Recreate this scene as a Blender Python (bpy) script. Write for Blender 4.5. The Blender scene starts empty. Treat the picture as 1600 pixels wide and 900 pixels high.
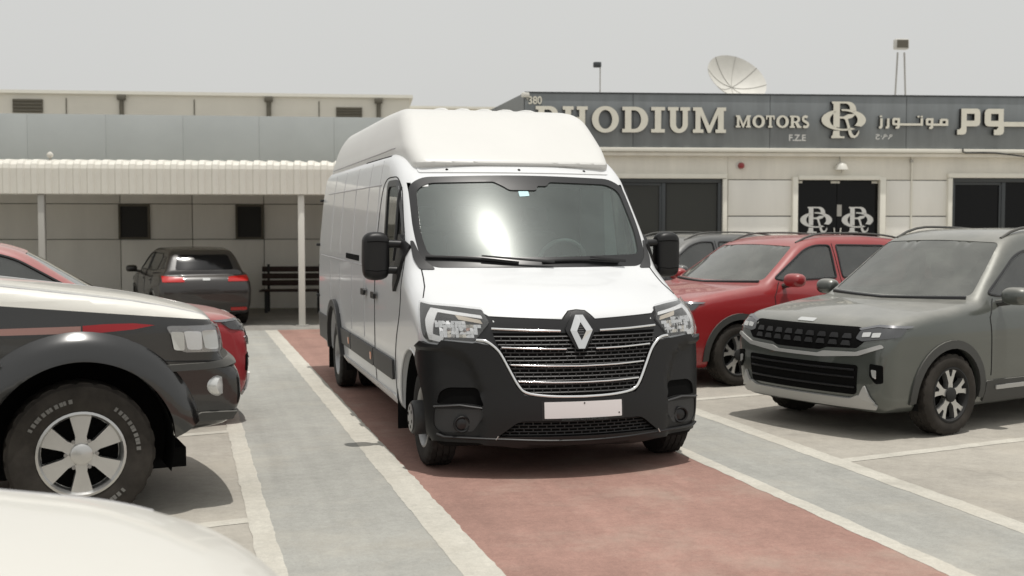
import bpy, bmesh, math, random
import numpy as np
from mathutils import Vector, Matrix
from mathutils.geometry import delaunay_2d_cdt

random.seed(7)
sc = bpy.context.scene
col = sc.collection
# ---------------------------------------------------------------- camera
cam_d = bpy.data.cameras.new('camera')
cam = bpy.data.objects.new('camera', cam_d)
col.objects.link(cam)
sc.camera = cam
cam_d.sensor_width = 36.0
cam_d.lens = 36.0 * 1850 / 1600
cam_d.clip_start = 0.05
cam_d.clip_end = 3000
cam.location = (0, 0, 1.70)
cam.rotation_euler = (math.radians(90 - 2.9087), 0, math.radians(-15.556))
cam_d.dof.use_dof = True
cam_d.dof.focus_distance = 8.6
cam_d.dof.aperture_fstop = 2.5
# ---------------------------------------------------------------- sky, sun, exposure
SUN = Vector((0.07, -0.155, 1.0)).normalized()
w = bpy.data.worlds.new('World')
sc.world = w
w.use_nodes = True
nt = w.node_tree
bg = nt.nodes['Background']
sky = nt.nodes.new('ShaderNodeTexSky')
sky.sky_type = 'NISHITA'
sky.sun_disc = False
sky.sun_elevation = math.asin(SUN.z)
sky.sun_rotation = math.atan2(SUN.x, SUN.y)
sky.air_density = 1.0
sky.dust_density = 6.0
sky.ozone_density = 1.0
# thick summer dust haze: the sky loses nearly all of its blue and evens out
hsv = nt.nodes.new('ShaderNodeHueSaturation')
hsv.inputs['Saturation'].default_value = 0.10
mixw = nt.nodes.new('ShaderNodeMix')
mixw.data_type = 'RGBA'
mixw.inputs[0].default_value = 0.80
mixw.inputs[7].default_value = (7.0, 7.03, 6.8, 1)
# faint uneven veils in the haze
hz = nt.nodes.new('ShaderNodeTexNoise')
hz.inputs['Scale'].default_value = 1.6
hz.inputs['Detail'].default_value = 4
hzr = nt.nodes.new('ShaderNodeMix')
hzr.data_type = 'RGBA'
hzr.inputs[6].default_value = (6.75, 6.8, 6.68, 1)
hzr.inputs[7].default_value = (7.85, 7.85, 7.58, 1)
tcw = nt.nodes.new('ShaderNodeTexCoord')
nt.links.new(tcw.outputs['Generated'], hz.inputs['Vector'])
nt.links.new(hz.outputs[0], hzr.inputs[0])
nt.links.new(hzr.outputs[2], mixw.inputs[7])
nt.links.new(sky.outputs[0], hsv.inputs['Color'])
nt.links.new(hsv.outputs[0], mixw.inputs[6])
nt.links.new(mixw.outputs[2], bg.inputs[0])
bg.inputs[1].default_value = 0.10
sun_d = bpy.data.lights.new('sun', 'SUN')
sun_d.energy = 2.8
sun_d.angle = math.radians(0.6)
sun_d.color = (1.0, 0.96, 0.90)
sun = bpy.data.objects.new('sun', sun_d)
col.objects.link(sun)
sun.rotation_euler = (-SUN).to_track_quat('-Z', 'Y').to_euler()
sun.location = (0, 0, 30)
vs = sc.view_settings
vs.view_transform = 'Standard'
vs.look = 'None'
vs.gamma = 1
vs.use_curve_mapping = False
vs.exposure = 0.0
sc.cycles.use_denoising = True
sc.cycles.max_bounces = 8
# ================================================================ geometry kit
def chaikin(pts, n=3, closed=True):
    p = np.asarray(pts, float)
    for _ in range(n):
        q = np.roll(p, -1, 0)
        if closed:
            p = np.stack([.75*p + .25*q, .25*p + .75*q], 1).reshape(-1, 2)
        else:
            a, b = p[:-1], p[1:]
            p = np.concatenate([p[:1], np.stack([.75*a + .25*b, .25*a + .75*b], 1).reshape(-1, 2), p[-1:]])
    return p

def fillet(pts, r=.03, n=5):
    out = []
    m = len(pts)
    for i in range(m):
        a, b, c = (np.array(pts[(i + k) % m][:2], float) for k in (-1, 0, 1))
        rr = pts[i][2] if len(pts[i]) > 2 else r
        la, lc = np.linalg.norm(a - b), np.linalg.norm(c - b)
        d = min(rr, la * .45, lc * .45)
        if d < 1e-4:
            out.append(b); continue
        s, e = b + (a - b) / la * d, b + (c - b) / lc * d
        for t in np.linspace(0, 1, n):
            out.append((1 - t)**2 * s + 2 * t * (1 - t) * b + t * t * e)
    return [tuple(p) for p in out]

def resample(pts, step, closed=True):
    p = np.asarray(pts, float)[:, :2]
    if closed:
        p = np.vstack([p, p[:1]])
    out = []
    for a, b in zip(p[:-1], p[1:]):
        n = max(1, int(np.ceil(np.linalg.norm(b - a) / step)))
        for k in range(n):
            out.append(a + (b - a) * k / n)
    if not closed:
        out.append(p[-1])
    return np.array(out)

def inpoly(P, poly):
    x, y = P[:, 0], P[:, 1]
    r = np.zeros(len(P), bool)
    a = np.asarray(poly, float); b = np.roll(a, -1, 0)
    for (x0, y0), (x1, y1) in zip(a, b):
        if y0 == y1: continue
        c = ((y0 > y) != (y1 > y)) & (x < (x1 - x0) * (y - y0) / (y1 - y0) + x0)
        r ^= c
    return r

def polysdf(Y, Z, poly):
    a = np.asarray(poly, float); b = np.roll(a, -1, 0)
    P = np.stack([Y.ravel(), Z.ravel()], 1)
    d2 = np.full(len(P), 1e9)
    for p, q in zip(a, b):
        e = q - p; L = e @ e
        if L < 1e-12: continue
        v = P - p
        t = np.clip(v @ e / L, 0, 1)
        w_ = v - t[:, None] * e
        d2 = np.minimum(d2, (w_ * w_).sum(1))
    d = np.sqrt(d2)
    d[inpoly(P, a)] *= -1
    return d.reshape(Y.shape)

class Prof:
    """signed distance to a rounded 2-D outline, kept on a grid"""
    def __init__(s, pts, it=3, h=.02, pad=.5):
        p = chaikin(pts, it) if it else np.asarray(pts, float)
        lo, hi = p.min(0) - pad, p.max(0) + pad
        s.lo, s.h = lo, h
        n = np.ceil((hi - lo) / h).astype(int) + 1
        s.n = n
        Y, Z = np.meshgrid(lo[0] + h * np.arange(n[0]), lo[1] + h * np.arange(n[1]), indexing='ij')
        s.g = polysdf(Y, Z, p)
    def __call__(s, y, z):
        u = np.clip((y - s.lo[0]) / s.h, 0, s.n[0] - 1.001)
        v = np.clip((z - s.lo[1]) / s.h, 0, s.n[1] - 1.001)
        u, v = np.broadcast_arrays(u, v)
        i, j = u.astype(np.int32), v.astype(np.int32)
        a, b = u - i, v - j
        g = s.g
        return (g[i, j] * (1 - a) + g[i + 1, j] * a) * (1 - b) + (g[i, j + 1] * (1 - a) + g[i + 1, j + 1] * a) * b

def smax(a, b, k):
    h = np.clip(.5 + .5 * (a - b) / k, 0, 1)
    return b + (a - b) * h + k * h * (1 - h)
def smin(a, b, k):
    return -smax(-a, -b, k)
def lerp(x, xs, ys):
    """smooth interpolation of a table (cubic, Fritsch-Carlson-like)"""
    xs = np.asarray(xs, float); ys = np.asarray(ys, float)
    x = np.clip(x, xs[0], xs[-1])
    d = np.diff(ys) / np.diff(xs)
    m = np.concatenate([d[:1], np.where(d[:-1] * d[1:] > 0, 2 * d[:-1] * d[1:] / (d[:-1] + d[1:] + 1e-12), 0), d[-1:]])
    i = np.clip(np.searchsorted(xs, x, 'right') - 1, 0, len(xs) - 2)
    h = xs[i + 1] - xs[i]; t = (x - xs[i]) / h
    return ((1 + 2*t) * (1 - t)**2 * ys[i] + t * (1 - t)**2 * h * m[i] + t*t * (3 - 2*t) * ys[i + 1] + t*t * (t - 1) * h * m[i + 1])

def grad(f, P, e=.004):
    g = np.empty_like(P)
    for k in range(3):
        d = np.zeros(3); d[k] = e
        A, B = P + d, P - d
        g[:, k] = f(A[:, 0], A[:, 1], A[:, 2]) - f(B[:, 0], B[:, 1], B[:, 2])
    return g / (2 * e)

def unit(g):
    return g / (np.linalg.norm(g, axis=1)[:, None] + 1e-9)

def snets(f, lo, hi, h):
    lo = np.array(lo, float); n = np.ceil((np.array(hi) - lo) / h).astype(int) + 1
    ax = [lo[k] + h * np.arange(n[k]) for k in range(3)]
    F = f(ax[0][:, None, None], ax[1][None, :, None], ax[2][None, None, :])
    F = np.ascontiguousarray(np.broadcast_to(F, tuple(n)))
    S = F < 0
    c = [S[i:n[0]-1+i, j:n[1]-1+j, k:n[2]-1+k] for i in (0, 1) for j in (0, 1) for k in (0, 1)]
    tot = sum(x.astype(np.int8) for x in c)
    mask = (tot > 0) & (tot < 8)
    idx = -np.ones(mask.shape, np.int64)
    cells = np.argwhere(mask)
    idx[mask] = np.arange(len(cells))
    acc = np.zeros((len(cells), 3)); cnt = np.zeros(len(cells))
    offs = [(i, j, k) for i in (0, 1) for j in (0, 1) for k in (0, 1)]
    val = {o: F[cells[:, 0]+o[0], cells[:, 1]+o[1], cells[:, 2]+o[2]] for o in offs}
    for o in offs:
        for k in range(3):
            if o[k] == 0:
                o2 = tuple(1 if q == k else o[q] for q in range(3))
                a, b = val[o], val[o2]
                m = (a < 0) != (b < 0)
                t = a[m] / (a[m] - b[m])
                p = np.tile(np.array(o, float), (m.sum(), 1)); p[:, k] += t
                acc[m] += p; cnt[m] += 1
    V = lo + h * (cells + acc / cnt[:, None])
    Q = []
    for k in range(3):
        a = np.take(S, range(0, n[k]-1), k); b = np.take(S, range(1, n[k]), k)
        e = np.argwhere(a != b)
        u, v = [(1, 2), (2, 0), (0, 1)][k]
        e = e[(e[:, u] > 0) & (e[:, v] > 0) & (e[:, u] < n[u]-1) & (e[:, v] < n[v]-1)]
        ins = a[e[:, 0], e[:, 1], e[:, 2]]
        def cell(du, dv):
            q = e.copy(); q[:, u] -= du; q[:, v] -= dv
            return idx[q[:, 0], q[:, 1], q[:, 2]]
        q = np.stack([cell(0, 0), cell(1, 0), cell(1, 1), cell(0, 1)], 1)
        q[~ins] = q[~ins][:, ::-1]
        Q.append(q)
    return V, np.vstack(Q)

def project(f, V, it=3):
    for _ in range(it):
        g = grad(f, V)
        d = f(V[:, 0], V[:, 1], V[:, 2])
        V = V - np.clip(d, -.02, .02)[:, None] * g / (np.maximum((g * g).sum(1), .2))[:, None]
    return V

def cast(f, O, D, tmax=3.0, n=0):
    """first crossing of f along rays (sphere tracing)"""
    O = np.asarray(O, float); D = np.asarray(D, float)
    t = np.zeros(len(O)); d = None
    for _ in range(60):
        P = O + D * t[:, None]
        d = f(P[:, 0], P[:, 1], P[:, 2])
        act = (np.abs(d) > 2e-4) & (t < tmax)
        if not act.any(): break
        t = np.where(act, t + .93 * d, t)
    return O + D * t[:, None], (np.abs(d) < 4e-3) & (t < tmax)

def tri2d(outline, holes=(), step=.06, fill=True):
    """outline (+holes) -> 2-D verts, triangles, boundary loops"""
    loops = [resample(outline, step)] + [resample(h, step) for h in holes]
    V = []; E = []; L = []
    for l in loops:
        s = len(V)
        V += [Vector((float(a), float(b))) for a, b in l]
        m = len(l)
        E += [(s + i, s + (i + 1) % m) for i in range(m)]
    if fill:
        o = loops[0]
        lo, hi = o.min(0), o.max(0)
        G = np.stack(np.meshgrid(np.arange(lo[0] + step * .5, hi[0], step), np.arange(lo[1] + step * .5, hi[1], step), indexing='ij'), -1).reshape(-1, 2)
        if len(G):
            k = inpoly(G, o)
            for h in loops[1:]:
                k &= ~inpoly(h_pts(G), h)
            G = G[k]
        if len(G):
            B = np.vstack(loops)
            dmin = np.array([((B - g)**2).sum(1).min() for g in G])
            G = G[dmin > (.45 * step)**2]
            V += [Vector((float(a), float(b))) for a, b in G]
    r = delaunay_2d_cdt(V, E, [], 0, 1e-6)
    v2 = np.array([(p.x, p.y) for p in r[0]])
    T = np.array([f for f in r[2] if len(f) == 3])
    cen = v2[T].mean(1)
    k = inpoly(cen, loops[0])
    for h in loops[1:]:
        k &= ~inpoly(cen, h)
    T = T[k]
    a, b, c = v2[T[:, 0]], v2[T[:, 1]], v2[T[:, 2]]
    ar = (b[:, 0]-a[:, 0])*(c[:, 1]-a[:, 1]) - (b[:, 1]-a[:, 1])*(c[:, 0]-a[:, 0])
    T = T[np.abs(ar) > 1e-10]; ar = ar[np.abs(ar) > 1e-10]
    T[ar < 0] = T[ar < 0][:, ::-1]
    return v2, T
def h_pts(G): return G

def bedges(T):
    from collections import Counter
    s = set()
    for t in T:
        for i in range(3):
            s.add((int(t[i]), int(t[(i + 1) % 3])))
    return [(a, b) for a, b in s if (b, a) not in s]

def thicken(P3, T, N, thick):
    """front sheet P3 with triangles T facing N -> closed shell"""
    n = len(P3)
    V = np.vstack([P3, P3 - N * thick])
    Fc = [tuple(map(int, t)) for t in T] + [tuple(int(i) + n for i in t[::-1]) for t in T]
    be = bedges(T)
    # separate rim verts so that the rim keeps a crisp edge
    ids = sorted({i for e in be for i in e})
    m = {i: 2 * n + 2 * k for k, i in enumerate(ids)}
    V = np.vstack([V] + [np.stack([P3[i], P3[i] - N[i] * thick]) for i in ids]) if ids else V
    for a, b in be:
        Fc.append((m[b], m[a], m[a] + 1, m[b] + 1))
    return V, Fc

# ---------------------------------------------------------------- objects
def tag(o, label=None, cat=None, group=None, kind=None):
    if label: o['label'] = label
    if cat: o['category'] = cat
    if group: o['group'] = group
    if kind: o['kind'] = kind
    return o

def obj(name, V, F, mat, parent=None, smooth=True, angle=40):
    me = bpy.data.meshes.new(name)
    me.from_pydata([tuple(map(float, v)) for v in V], [], [tuple(f) for f in F])
    me.update()
    return meobj(name, me, mat, parent, smooth, angle)

def meobj(name, me, mat, parent=None, smooth=True, angle=40):
    for m_ in (mat if isinstance(mat, (list, tuple)) else [mat]):
        me.materials.append(m_)
    if smooth:
        me.shade_smooth()
        me.set_sharp_from_angle(angle=math.radians(angle))
    o = bpy.data.objects.new(name, me)
    col.objects.link(o)
    if parent is not None: o.parent = parent
    return o

def empty(name, loc=(0, 0, 0), rz=0, label=None, cat=None, group=None):
    o = bpy.data.objects.new(name, None)
    o.empty_display_size = .2
    col.objects.link(o)
    o.location = loc
    o.rotation_euler = (0, 0, rz)
    return tag(o, label, cat, group)

def clone(o, parent=None):
    c = o.copy()
    col.objects.link(c)
    c.parent = parent
    for ch in list(o.children):
        clone(ch, c)
    return c

class MB:
    """collects shapes for one mesh"""
    def __init__(s): s.V = []; s.F = []
    def add(s, V, F):
        n = len(s.V)
        s.V += [tuple(map(float, v)) for v in V]
        s.F += [tuple(int(i) + n for i in f) for f in F]
        return s
    def box(s, c, d, rz=0, bev=0, rx=0):
        c = np.array(c, float); d = np.array(d, float) / 2
        if bev <= 0:
            V = np.array([(x, y, z) for x in (-1, 1) for y in (-1, 1) for z in (-1, 1)], float) * d
            F = [(0, 1, 3, 2), (4, 6, 7, 5), (0, 4, 5, 1), (2, 3, 7, 6), (0, 2, 6, 4), (1, 5, 7, 3)]
        else:
            bm = bmesh.new(); bmesh.ops.create_cube(bm, size=1)
            for v in bm.verts: v.co = Vector(v.co[k] * 2 * d[k] for k in range(3))
            bmesh.ops.bevel(bm, geom=bm.edges[:], offset=bev, segments=2, affect='EDGES', profile=.5)
            bm.verts.index_update()
            V = np.array([v.co[:] for v in bm.verts]); F = [[v.index for v in f.verts] for f in bm.faces]
            bm.free()
        if rx:
            ca, sa = math.cos(rx), math.sin(rx)
            V = np.stack([V[:, 0], V[:, 1]*ca - V[:, 2]*sa, V[:, 1]*sa + V[:, 2]*ca], 1)
        if rz:
            ca, sa = math.cos(rz), math.sin(rz)
            V = np.stack([V[:, 0]*ca - V[:, 1]*sa, V[:, 0]*sa + V[:, 1]*ca, V[:, 2]], 1)
        return s.add(V + c, F)
    def tube(s, pts, r, n=8, cap=True, closed=False, flat=1.0, up=(0, 0, 1)):
        P = np.asarray(pts, float); m = len(P)
        rr = np.broadcast_to(np.asarray(r, float), (m,))
        V = []; F = []
        T = np.gradient(P, axis=0) if not closed else (np.roll(P, -1, 0) - np.roll(P, 1, 0))
        T = unit(T)
        u = np.array(up, float)
        for i in range(m):
            a = np.cross(T[i], u)
            if np.linalg.norm(a) < .05: a = np.cross(T[i], (1, 0, 0.01))
            a /= np.linalg.norm(a); b = np.cross(a, T[i])
            for k in range(n):
                th = 2 * math.pi * k / n
                V.append(P[i] + rr[i] * (a * math.cos(th) + b * math.sin(th) * flat))
        M = m if closed else m - 1
        for i in range(M):
            j = (i + 1) % m
            for k in range(n):
                l = (k + 1) % n
                F.append((i*n + k, i*n + l, j*n + l, j*n + k))
        if cap and not closed:
            F.append(tuple(range(n))[::-1]); F.append(tuple((m-1)*n + k for k in range(n)))
        return s.add(V, F)
    def lathe(s, prof, c, axis=0, n=32, closed=False, sgn=1):
        """prof: list of (radius, along); axis 0/1/2 = x/y/z"""
        V = []; F = []
        m = len(prof)
        for k in range(n):
            th = 2 * math.pi * k / n
            for r, h in prof:
                q = [0, 0, 0]
                q[axis] = h * sgn; q[(axis + 1) % 3] = r * math.cos(th); q[(axis + 2) % 3] = r * math.sin(th)
                V.append(np.array(q) + np.array(c, float))
        for k in range(n):
            l = (k + 1) % n
            for i in range(m - 1 if not closed else m):
                j = (i + 1) % m
                f = (k*m + i, k*m + j, l*m + j, l*m + i)
                F.append(f if sgn > 0 else f[::-1])
        return s.add(V, F)
    def prism(s, poly, a, b, axis=1, holes=(), step=9, fill=False):
        """2-D outline extruded from a to b along axis (outline in the other two axes)"""
        v2, T = tri2d(poly, holes, step, fill)
        o = [(1, 2), (0, 2), (0, 1)][axis]
        P = np.zeros((len(v2), 3)); P[:, o[0]] = v2[:, 0]; P[:, o[1]] = v2[:, 1]; P[:, axis] = a
        N = np.zeros((len(v2), 3)); N[:, axis] = 1.0
        # orientation: triangles are CCW in (o0,o1); that normal is +x for axis0, -y for axis1, +z for axis2
        sg = {0: 1, 1: -1, 2: 1}[axis] * (1 if a > b else -1)
        if sg < 0: T = T[:, ::-1]
        V, F = thicken(P, T, N, a - b)
        return s.add(V, F)
    def obj(s, name, mat, parent=None, smooth=True, angle=40):
        return obj(name, s.V, s.F, mat, parent, smooth, angle)

def panel(f, outline, mode, mat, name, parent, off=.004, thick=.006, step=.05, holes=(), side=1, yc=1.6, mirror=False, start=3.0, smooth=True, offf=None, angle=40):
    """outline cut from the surface f=0. mode 'x': outline in (y,z) seen from +-x; 'f': (x,z) from -y; 'b': (x,z) from +y; 'z': (x,y) from above; 'c': (theta,z) around x=0,y=yc"""
    v2, T = tri2d(outline, holes, step)
    a, b = v2[:, 0], v2[:, 1]
    o = np.zeros(len(v2)); one = o + 1
    if mode == 'x':
        O = np.stack([o + side * start, a, b], 1); D = np.stack([-side * one, o, o], 1)
    elif mode == 'f':
        O = np.stack([a, o - start, b], 1); D = np.stack([o, one, o], 1)
    elif mode == 'b':
        O = np.stack([a, o + start, b], 1); D = np.stack([o, -one, o], 1)
    elif mode == 'z':
        O = np.stack([a, b, o + start], 1); D = np.stack([o, o, -one], 1)
    else:
        D0 = np.stack([np.sin(a), -np.cos(a), o], 1)
        O = np.stack([o, o + yc, b], 1) + D0 * 2.6; D = -D0
    P, ok = cast(f, O, D, 12.0 if mode == 'b' else 6.0, 260)
    N = unit(grad(f, P))
    tri = P[T]
    nn = np.cross(tri[:, 1] - tri[:, 0], tri[:, 2] - tri[:, 0]).sum(0)
    if nn @ N.mean(0) < 0: T = T[:, ::-1]
    T = T[ok[T].all(1)]
    if offf is not None: off = (off + offf(P))[:, None]
    V, F = thicken(P + N * off, T, N, thick)
    return obj(name, V, F, mat, parent, smooth, angle)

def solid(f, lo, hi, h, name, mat, parent, cut=(), smooth=True, angle=38):
    """body from an implicit shape, minus cutter meshes [(V,F), ...]"""
    V, Q = snets(f, lo, hi, h)
    V = project(f, V)
    o = obj(name, V, Q, mat, parent, False)
    if cut:
        o.parent = None
        for k, (cv, cf) in enumerate(cut):
            c = obj('cutter', cv, cf, mat, None, False)
            m = o.modifiers.new('b', 'BOOLEAN'); m.operation = 'DIFFERENCE'; m.object = c; m.solver = 'EXACT'
        dg = bpy.context.evaluated_depsgraph_get()
        me = bpy.data.meshes.new_from_object(o.evaluated_get(dg))
        for m in list(o.modifiers):
            c = m.object; o.modifiers.remove(m); cm = c.data; bpy.data.objects.remove(c); bpy.data.meshes.remove(cm)
        old = o.data; o.data = me; bpy.data.meshes.remove(old); me.name = name
        o.parent = parent
    if smooth:
        o.data.shade_smooth(); o.data.set_sharp_from_angle(angle=math.radians(angle))
    return o

def cyl_cut(y, z, r, x0, x1, n=40):
    V = [(x, y + r * math.cos(2*math.pi*k/n), z + r * math.sin(2*math.pi*k/n)) for x in (x0, x1) for k in range(n)]
    F = [tuple(range(n))[::-1], tuple(range(n, 2*n))] + [(k, (k+1) % n, n + (k+1) % n, n + k) for k in range(n)]
    return V, F

def prism_cut(poly, a, b, axis):
    m = MB().prism(poly, a, b, axis)
    # weld rim for a closed cutter
    bm = bmesh.new()
    vs = [bm.verts.new(v) for v in m.V]
    for f in m.F: bm.faces.new([vs[i] for i in f])
    bmesh.ops.remove_doubles(bm, verts=bm.verts[:], dist=1e-5)
    bmesh.ops.recalc_face_normals(bm, faces=bm.faces[:])
    bm.verts.index_update()
    r = ([v.co[:] for v in bm.verts], [[v.index for v in f.verts] for f in bm.faces])
    bm.free()
    return r

def text_mesh(body, size, depth, name, mat, parent, loc, rot, align='CENTER', bold=0, sx=1.0):
    c = bpy.data.curves.new(name, 'FONT'); c.body = body; c.size = size; c.extrude = depth; c.align_x = align; c.offset = bold
    t = bpy.data.objects.new('tmp_text', c); col.objects.link(t)
    dg = bpy.context.evaluated_depsgraph_get()
    me = bpy.data.meshes.new_from_object(t.evaluated_get(dg))
    bpy.data.objects.remove(t); bpy.data.curves.remove(c)
    me.name = name
    o = meobj(name, me, mat, parent, False)
    o.location = loc; o.rotation_euler = rot; o.scale = (sx, 1, 1)
    return o

# ---------------------------------------------------------------- materials
def mat(name, color, rough=.5, metal=0, coat=0, coat_rough=.03, bump=0, bscale=80, var=0, vscale=6, spec=.5, ior=1.5, emit=None, trans=0, dust=0, dustcol=(.41, .395, .355), alpha=1, vstretch=None):
    m = bpy.data.materials.new(name); m.use_nodes = True
    n = m.node_tree.nodes; l = m.node_tree.links
    b = n['Principled BSDF']
    b.inputs['Base Color'].default_value = (*color, 1)
    b.inputs['Roughness'].default_value = rough
    b.inputs['Metallic'].default_value = metal
    b.inputs['Coat Weight'].default_value = coat
    b.inputs['Coat Roughness'].default_value = coat_rough
    b.inputs['Specular IOR Level'].default_value = spec
    b.inputs['IOR'].default_value = ior
    b.inputs['Transmission Weight'].default_value = trans
    b.inputs['Alpha'].default_value = alpha
    if emit:
        b.inputs['Emission Color'].default_value = (*emit[:3], 1); b.inputs['Emission Strength'].default_value = emit[3]
    tc = n.new('ShaderNodeTexCoord')
    vec = tc.outputs['Object']
    if vstretch:
        mp = n.new('ShaderNodeMapping'); mp.inputs['Scale'].default_value = vstretch
        l.new(vec, mp.inputs[0]); vec = mp.outputs[0]
    if var:
        t = n.new('ShaderNodeTexNoise'); t.inputs['Scale'].default_value = vscale; t.inputs['Detail'].default_value = 6; t.inputs['Roughness'].default_value = .62
        l.new(vec, t.inputs['Vector'])
        r = n.new('ShaderNodeMapRange'); r.inputs[1].default_value = .3; r.inputs[2].default_value = .7; r.inputs[3].default_value = 1 - var; r.inputs[4].default_value = 1 + var
        l.new(t.outputs[0], r.inputs[0])
        x = n.new('ShaderNodeMix'); x.data_type = 'RGBA'; x.blend_type = 'MULTIPLY'; x.inputs[0].default_value = 1
        x.inputs[6].default_value = (*color, 1)
        l.new(r.outputs[0], x.inputs[7])
        l.new(x.outputs[2], b.inputs['Base Color'])
    if dust:
        t = n.new('ShaderNodeTexNoise'); t.inputs['Scale'].default_value = 3.0; t.inputs['Detail'].default_value = 7; t.inputs['Roughness'].default_value = .6
        l.new(tc.outputs['Object'], t.inputs['Vector'])
        g = n.new('ShaderNodeNewGeometry'); sp = n.new('ShaderNodeSeparateXYZ'); l.new(g.outputs['Normal'], sp.inputs[0])
        # dust settles on faces that look up
        r = n.new('ShaderNodeMapRange'); r.inputs[1].default_value = .25; r.inputs[2].default_value = 1.0; r.inputs[3].default_value = .04; r.inputs[4].default_value = 1.0
        l.new(sp.outputs[2], r.inputs[0])
        r2 = n.new('ShaderNodeMapRange'); r2.inputs[1].default_value = .25; r2.inputs[2].default_value = .75; r2.inputs[3].default_value = .6; r2.inputs[4].default_value = 1.25
        l.new(t.outputs[0], r2.inputs[0])
        k = n.new('ShaderNodeMath'); k.operation = 'MULTIPLY'; l.new(r.outputs[0], k.inputs[0]); l.new(r2.outputs[0], k.inputs[1])
        k2 = n.new('ShaderNodeMath'); k2.operation = 'MULTIPLY'; k2.use_clamp = True; l.new(k.outputs[0], k2.inputs[0]); k2.inputs[1].default_value = dust
        x = n.new('ShaderNodeMix'); x.data_type = 'RGBA'; x.inputs[6].default_value = (*color, 1); x.inputs[7].default_value = (*dustcol, 1)
        l.new(k2.outputs[0], x.inputs[0]); l.new(x.outputs[2], b.inputs['Base Color'])
        q = n.new('ShaderNodeMapRange'); q.inputs[3].default_value = rough; q.inputs[4].default_value = .75
        l.new(k2.outputs[0], q.inputs[0]); l.new(q.outputs[0], b.inputs['Roughness'])
        if coat:
            q2 = n.new('ShaderNodeMapRange'); q2.inputs[3].default_value = coat; q2.inputs[4].default_value = coat * .45
            l.new(k2.outputs[0], q2.inputs[0]); l.new(q2.outputs[0], b.inputs['Coat Weight'])
    if bump:
        t = n.new('ShaderNodeTexNoise'); t.inputs['Scale'].default_value = bscale; t.inputs['Detail'].default_value = 4
        l.new(vec, t.inputs['Vector'])
        bp = n.new('ShaderNodeBump'); bp.inputs['Strength'].default_value = bump; bp.inputs['Distance'].default_value = .01
        l.new(t.outputs[0], bp.inputs['Height']); l.new(bp.outputs[0], b.inputs['Normal'])
    return m

def glass(name, tint=(.8, .85, .83), film=.12, rough=.0, film_col=(.55, .56, .53), glow=(), refl=.045):
    """thin pane: clear tint, a share of dust film, mirror reflection by angle"""
    m = bpy.data.materials.new(name); m.use_nodes = True
    n = m.node_tree.nodes; l = m.node_tree.links
    n.remove(n['Principled BSDF'])
    out = n['Material Output']
    tr = n.new('ShaderNodeBsdfTransparent'); tr.inputs[0].default_value = (*tint, 1)
    df = n.new('ShaderNodeBsdfDiffuse'); df.inputs[0].default_value = (*film_col, 1)
    gl = n.new('ShaderNodeBsdfGlossy'); gl.inputs['Roughness'].default_value = rough; gl.inputs[0].default_value = (1, 1, 1, 1)
    a = n.new('ShaderNodeMixShader'); a.inputs[0].default_value = film
    t = n.new('ShaderNodeTexNoise'); t.inputs['Scale'].default_value = 4; t.inputs['Detail'].default_value = 6
    tc = n.new('ShaderNodeTexCoord'); l.new(tc.outputs['Object'], t.inputs['Vector'])
    r = n.new('ShaderNodeMapRange'); r.inputs[1].default_value = .3; r.inputs[2].default_value = .7; r.inputs[3].default_value = film * .7; r.inputs[4].default_value = film * 1.3
    l.new(t.outputs[0], r.inputs[0]); l.new(r.outputs[0], a.inputs[0])
    l.new(tr.outputs[0], a.inputs[1]); l.new(df.outputs[0], a.inputs[2])
    # mirror share grows towards grazing angles, the same from both sides of the pane
    ge = n.new('ShaderNodeNewGeometry'); dt = n.new('ShaderNodeVectorMath'); dt.operation = 'DOT_PRODUCT'
    l.new(ge.outputs['Normal'], dt.inputs[0]); l.new(ge.outputs['Incoming'], dt.inputs[1])
    def mth(op, i0, i1=None):
        q = n.new('ShaderNodeMath'); q.operation = op
        for k, v in enumerate((i0, i1)):
            if v is None: continue
            if isinstance(v, (int, float)): q.inputs[k].default_value = v
            else: l.new(v, q.inputs[k])
        return q.outputs[0]
    fz = mth('ADD', mth('MULTIPLY', mth('POWER', mth('SUBTRACT', 1.0, mth('ABSOLUTE', dt.outputs['Value'])), 5.0), .95), refl)
    b = n.new('ShaderNodeMixShader'); l.new(fz, b.inputs[0]); l.new(a.outputs[0], b.inputs[1]); l.new(gl.outputs[0], b.inputs[2])
    last = b
    if glow:
        # dusty film scatters the sun's mirror image into a soft glare
        for share, rg in glow:
            g2 = n.new('ShaderNodeBsdfGlossy'); g2.inputs['Roughness'].default_value = rg; g2.inputs[0].default_value = (1, 1, .98, 1)
            c = n.new('ShaderNodeMixShader'); c.inputs[0].default_value = share
            l.new(last.outputs[0], c.inputs[1]); l.new(g2.outputs[0], c.inputs[2]); last = c
    l.new(last.outputs[0], out.inputs[0])
    return m
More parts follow.
